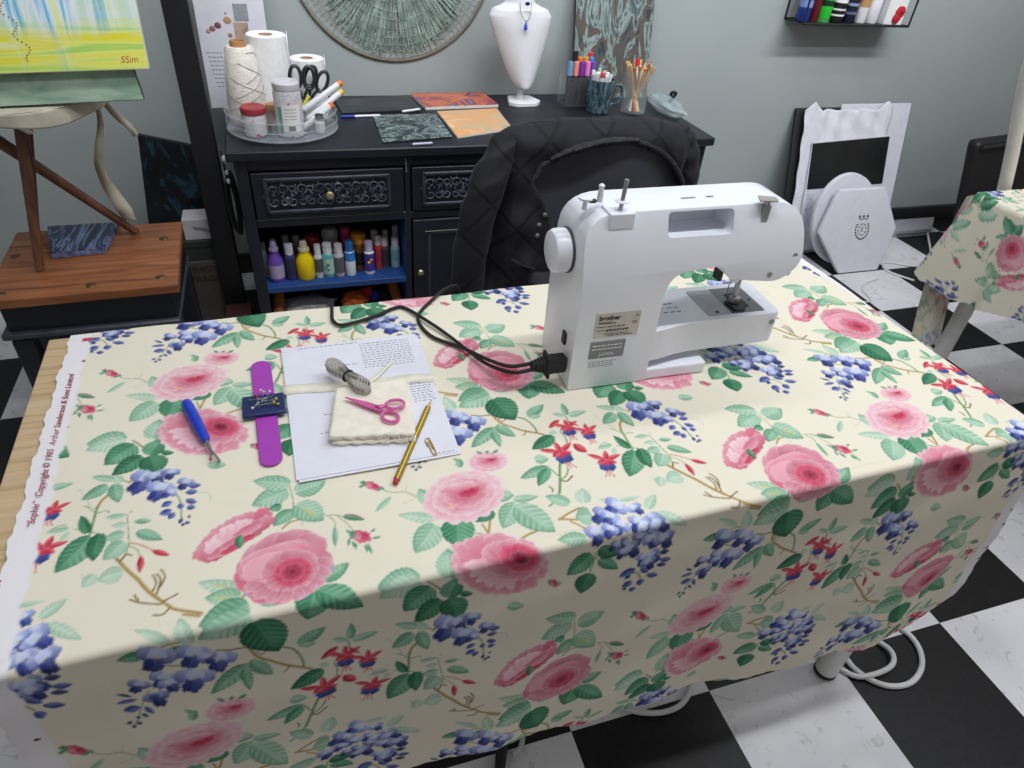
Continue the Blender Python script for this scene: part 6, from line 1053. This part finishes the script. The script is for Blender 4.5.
for x,y in ((-.335,1.88),(-.325,1.66),(-.475,1.645),(-.66,1.635),(-.672,1.83)): G().lathe([(.012,0),(.010,.002),(.004,.0035),(0,.0035)],(x,y,TZ),12).build('brass_stud',mat('5a4630',.4,.5,var=.2),bt)
bp_=thing('blue_painting','small blue and white marbled canvas lying on the wooden box table','painting',(-.54,1.90,TZ)); Qb=[(-.583,1.800),(-.464,1.812),(-.452,1.970),(-.622,1.968)]; AB=art([(.30,(12,16,34)),(.46,(22,36,74)),(.52,(112,136,176)),(.55,(18,28,60)),(.66,(24,42,88)),(.76,(130,154,192))],4,1.2,6,(6,1.0,1))
G().hexa([(p[0],p[1],TZ+.001) for p in Qb]+[(p[0],p[1],TZ+.014) for i,p in enumerate(Qb)]).build('canvas',mat('5a6484',.7,var=.5,scale=60),bp_,smooth=0); G().hexa([(p[0],p[1],TZ+.0142) for i,p in enumerate(Qb)]+[(p[0],p[1],TZ+.0152) for i,p in enumerate(Qb)]).build('painted_face',AB,bp_,smooth=0)
so=thing('stool','three-legged stool with brown legs and a torn cream cover on the box table','stool',(-.52,1.84,TZ)); LW=N('brown_leg_wood'); v=LW.coord((30,30,4)); LW.base(LW.ramp(LW.noise(v,2,4,.4),[(.3,(76,46,32)),(.7,(122,80,58))])); LW.set(Roughness=.4)
zs_=.866
for a,b in (((-.600,1.742,TZ+.0005),(-.545,1.82,zs_)),((-.404,1.925,TZ+.0005),(-.690,1.83,zs_)),((-.652,1.962,TZ+.0005),(-.545,1.86,zs_))): G().tube([a,Vector(a).lerp(Vector(b),.12),b],[.0095,.0105,.0155],16).build('leg',LW.m,so)
G().lathe([(.155,zs_-.012),(.172,zs_),(.172,zs_+.012),(.165,zs_+.018),(0,zs_+.020)],(-.56,1.85,0),36).build('seat',mat('4a3626',.6),so)
CRM=mat('b8b0a0',.85,var=.08,scale=30,bump=.3)
G().grid(lambda u,v:(-.56+(.178+.006*math.sin(u*40))*math.cos(2*PI*u),1.85+(.178+.006*math.sin(u*40+1))*math.sin(2*PI*u),zs_+.021-.027*v-.004*v*math.sin(u*31)-.006*v*math.sin(u*9)),90,8).build('cover_edge',CRM,so,solid=.003); G().lathe([(.179,zs_+.021),(.12,zs_+.024),(0,zs_+.025)],(-.56,1.85,0),40).build('cover_top',CRM,so)
def strip(P,w0,w1):
    g=G(); n=len(P); V=[]
    for i,p in enumerate(P): w_=w0+(w1-w0)*i/(n-1); tw_=.5*math.sin(i*.5); V+=[Vector(p)+Vector((-w_*math.cos(tw_),w_*math.sin(tw_),0)),Vector(p)+Vector((w_*math.cos(tw_),-w_*math.sin(tw_),.003))]
    g.add(V,[(2*i,2*i+1,2*i+3,2*i+2) for i in range(n-1)]); return g
strip(spline([(-.402,1.89,zs_+.015),(-.410,1.90,.80),(-.430,1.905,.74),(-.442,1.905,.68),(-.430,1.905,.62),(-.415,1.905,.575),(-.410,1.905,.545)],5),.005,.021).build('torn_strip',CRM,so,solid=.002); strip(spline([(-.395,1.87,zs_+.012),(-.37,1.88,.825),(-.345,1.885,.790),(-.338,1.885,.770)],5),.012,.006).build('torn_strip',CRM,so,solid=.002); strip([(-.525,1.70,zs_-.004),(-.515,1.695,zs_-.016),(-.50,1.692,zs_-.026)],.008,.010).build('torn_strip',mat('d4d0c8',.8),so,solid=.002)
AG=art([(.3,(100,128,116)),(.45,(140,168,146)),(.56,(166,186,166)),(.66,(120,146,134)),(.78,(204,216,204))],5,1.0,7,(.6,2,4)); 
gp=thing('green_painting','muted green canvas propped on the stool below the bright painting','painting',(-.46,1.76,.8925)); LG=lambda x,z,d:(x,1.750+.16*(x+.27)+.25*(z-.89)-d,z)
G().prism([(-.80,.8925),(-.278,.8925),(-.287,.957),(-.80,.957)],-.016,0,LG).build('canvas',mat('3c4640',.7),gp,smooth=0); G().prism([(-.80,.894),(-.279,.894),(-.288,.956),(-.80,.956)],0,.001,LG).build('painted_face',AG,gp,smooth=0)
YP=N('abstract_paint'); c_=YP.add('ShaderNodeTexCoord'); sp2=YP.add('ShaderNodeSeparateXYZ'); YP.link(c_.outputs['Object'],sp2.inputs[0]); v1=YP.coord((11,1,1.0)); v2=YP.coord((1.5,1,26))
st1=YP.noise(v1,1.6,4,.25); st2=YP.noise(v2,1.3,4,.3)
ground=YP.ramp(st2,[(.30,(196,220,110)),(.40,(168,212,100)),(.48,(224,228,120)),(.55,(224,216,30)),(.62,(226,228,170)),(.72,(206,224,90))])
drips=YP.ramp(st1,[(.34,(206,224,150)),(.43,(190,216,214)),(.50,(222,230,236)),(.55,(70,172,220)),(.60,(214,230,240)),(.68,(226,230,120))])
mr=YP.add('ShaderNodeMapRange'); YP.link(sp2.outputs['Z'],mr.inputs['Value']); mr.inputs['From Min'].default_value=.055; mr.inputs['From Max'].default_value=.10
ad=YP.add('ShaderNodeMath',operation='ADD'); YP.link(mr.outputs[0],ad.inputs[0]); m2=YP.add('ShaderNodeMath',operation='MULTIPLY_ADD'); YP.link(YP.noise(YP.coord((14,1,3)),1.2,3),m2.inputs[0]); m2.inputs[1].default_value=1.6; m2.inputs[2].default_value=-.85; YP.link(m2.outputs[0],ad.inputs[1]); ad.use_clamp=True
YP.base(YP.mix(ad.outputs[0],ground,drips)); YP.set(Roughness=.45)
yp=thing('bright_painting','bright yellow and blue abstract canvas standing above the green one','painting',(-.26,1.75,.9575)); LY=lambda x,z,d:(x,1.745+.16*(x+.26)+.20*(z-.957)-d,z)
G().prism([(-.80,.9575),(-.253,.9575),(-.251,1.34),(-.80,1.34)],-.020,0,LY).build('canvas',mat('d8d8c8',.7),yp,smooth=0); fc=G().prism([(-.799,.959),(-.254,.959),(-.251,1.339),(-.799,1.339)],0,.001,LY).build('painted_face',YP.m,yp,smooth=0)
text('signature','SSim',.018,mat('c07828',.6),yp,frameM(LY(-.287,.977,.0014),(1,.16,0),(0,.2,1)),.0002,shear=.25)
g=G()
for k in range(26): g.ball(LY(-.492+.008*math.sin(k*.7)+.05*(1-k/26)*0-.0012*k*-1,1.10-.0048*k,.001),.0016,6,4)
g.build('dotted_line',mat('9a7830',.6),yp)
# dark canvas and boxes between the box table and the post
dk=thing('dark_canvas','near black canvas with teal splashes leaning behind the box table','painting',(-.35,2.36,.0)); LD=lambda x,z,d:(x,2.375+.10*(z-.3)-d,z); AD=art([(.35,(10,12,16)),(.52,(14,22,30)),(.58,(28,70,88)),(.62,(12,18,24)),(.68,(92,140,150)),(.72,(14,20,26))],7,2.2,7,(1.6,1,.7))
G().prism([(-.495,.0),(-.255,.0),(-.236,.565),(-.425,.612)],-.018,0,LD).build('canvas',mat('101114',.6),dk,smooth=0); G().prism([(-.493,.002),(-.256,.002),(-.238,.563),(-.426,.610)],0,.001,LD).build('painted_face',AD,dk,smooth=0)
KR=mat('4e4540',.8,var=.08); fb=thing('cardboard_box','brown cardboard box printed fragile between the box table and the post','box',(-.29,2.28,0)); G().bb((-.365,2.215,0),(-.225,2.33,.255)).build('carton',KR,fb,smooth=0,bevel=.002)
FI=mat('2a2420',.7)
for i,(w_,z,x) in enumerate((('FRAGILE',.228,-.292),('FRAGILE',.192,-.286))): text('fragile_lettering',w_,.030,FI,fb,frameM((x,2.2142,z),(1,0,0),(0,0,1)),.0003)
gb=thing('green_box','dark green box lying on the cardboard box','box',(-.29,2.28,.2555)); G().bb((-.345,2.225,.2555),(-.232,2.33,.325)).build('carton',mat('2c3430',.6),gb,smooth=0,bevel=.002); G().bb((-.345,2.2243,.3),(-.232,2.225,.304)).build('lid_seam',BLK,gb,smooth=0)
wb_=thing('white_carton','small white carton on top of the dark green box','box',(-.29,2.28,.3255)); G().bb((-.335,2.235,.3255),(-.240,2.32,.395)).build('carton',mat('c2c0c6',.5,var=.05),wb_,smooth=0,bevel=.002); G().prism([(-.31,.372),(-.27,.366),(-.25,.352),(-.26,.349),(-.30,.362)],0,.0006,lambda x,z,y:(x,2.2346-y,z)).build('grey_swirl',mat('85858c',.5),wb_,smooth=0)
kb=thing('carton','brown cardboard carton on the floor behind the box table leg','box',(-.42,2.1,0)); G().bb((-.52,2.06,0),(-.34,2.18,.22)).build('body',mat('4a3a2e',.8,var=.1),kb,smooth=0,bevel=.002); G().add([(-.52,2.06,.22),(-.34,2.06,.22),(-.36,2.01,.27),(-.50,2.01,.27)],[(0,1,2,3)]).build('flap',mat('6a5240',.8,var=.1),kb,smooth=0,solid=.003)
rb_=thing('red_box','dark red printed box on the floor beside the sideboard leg','box',(-.2,2.1,0)); G().bb((-.245,2.06,0),(-.165,2.14,.13)).build('carton',mat('34120f',.6,var=.1),rb_,smooth=0,bevel=.002); g=G(); [g.bb((-.235+.012*k,2.0592,.09),(-.227+.012*k,2.06,.105+.004*(k%2))) for k in range(5)]; g.build('pale_print',mat('a89890',.6),rb_,smooth=0)
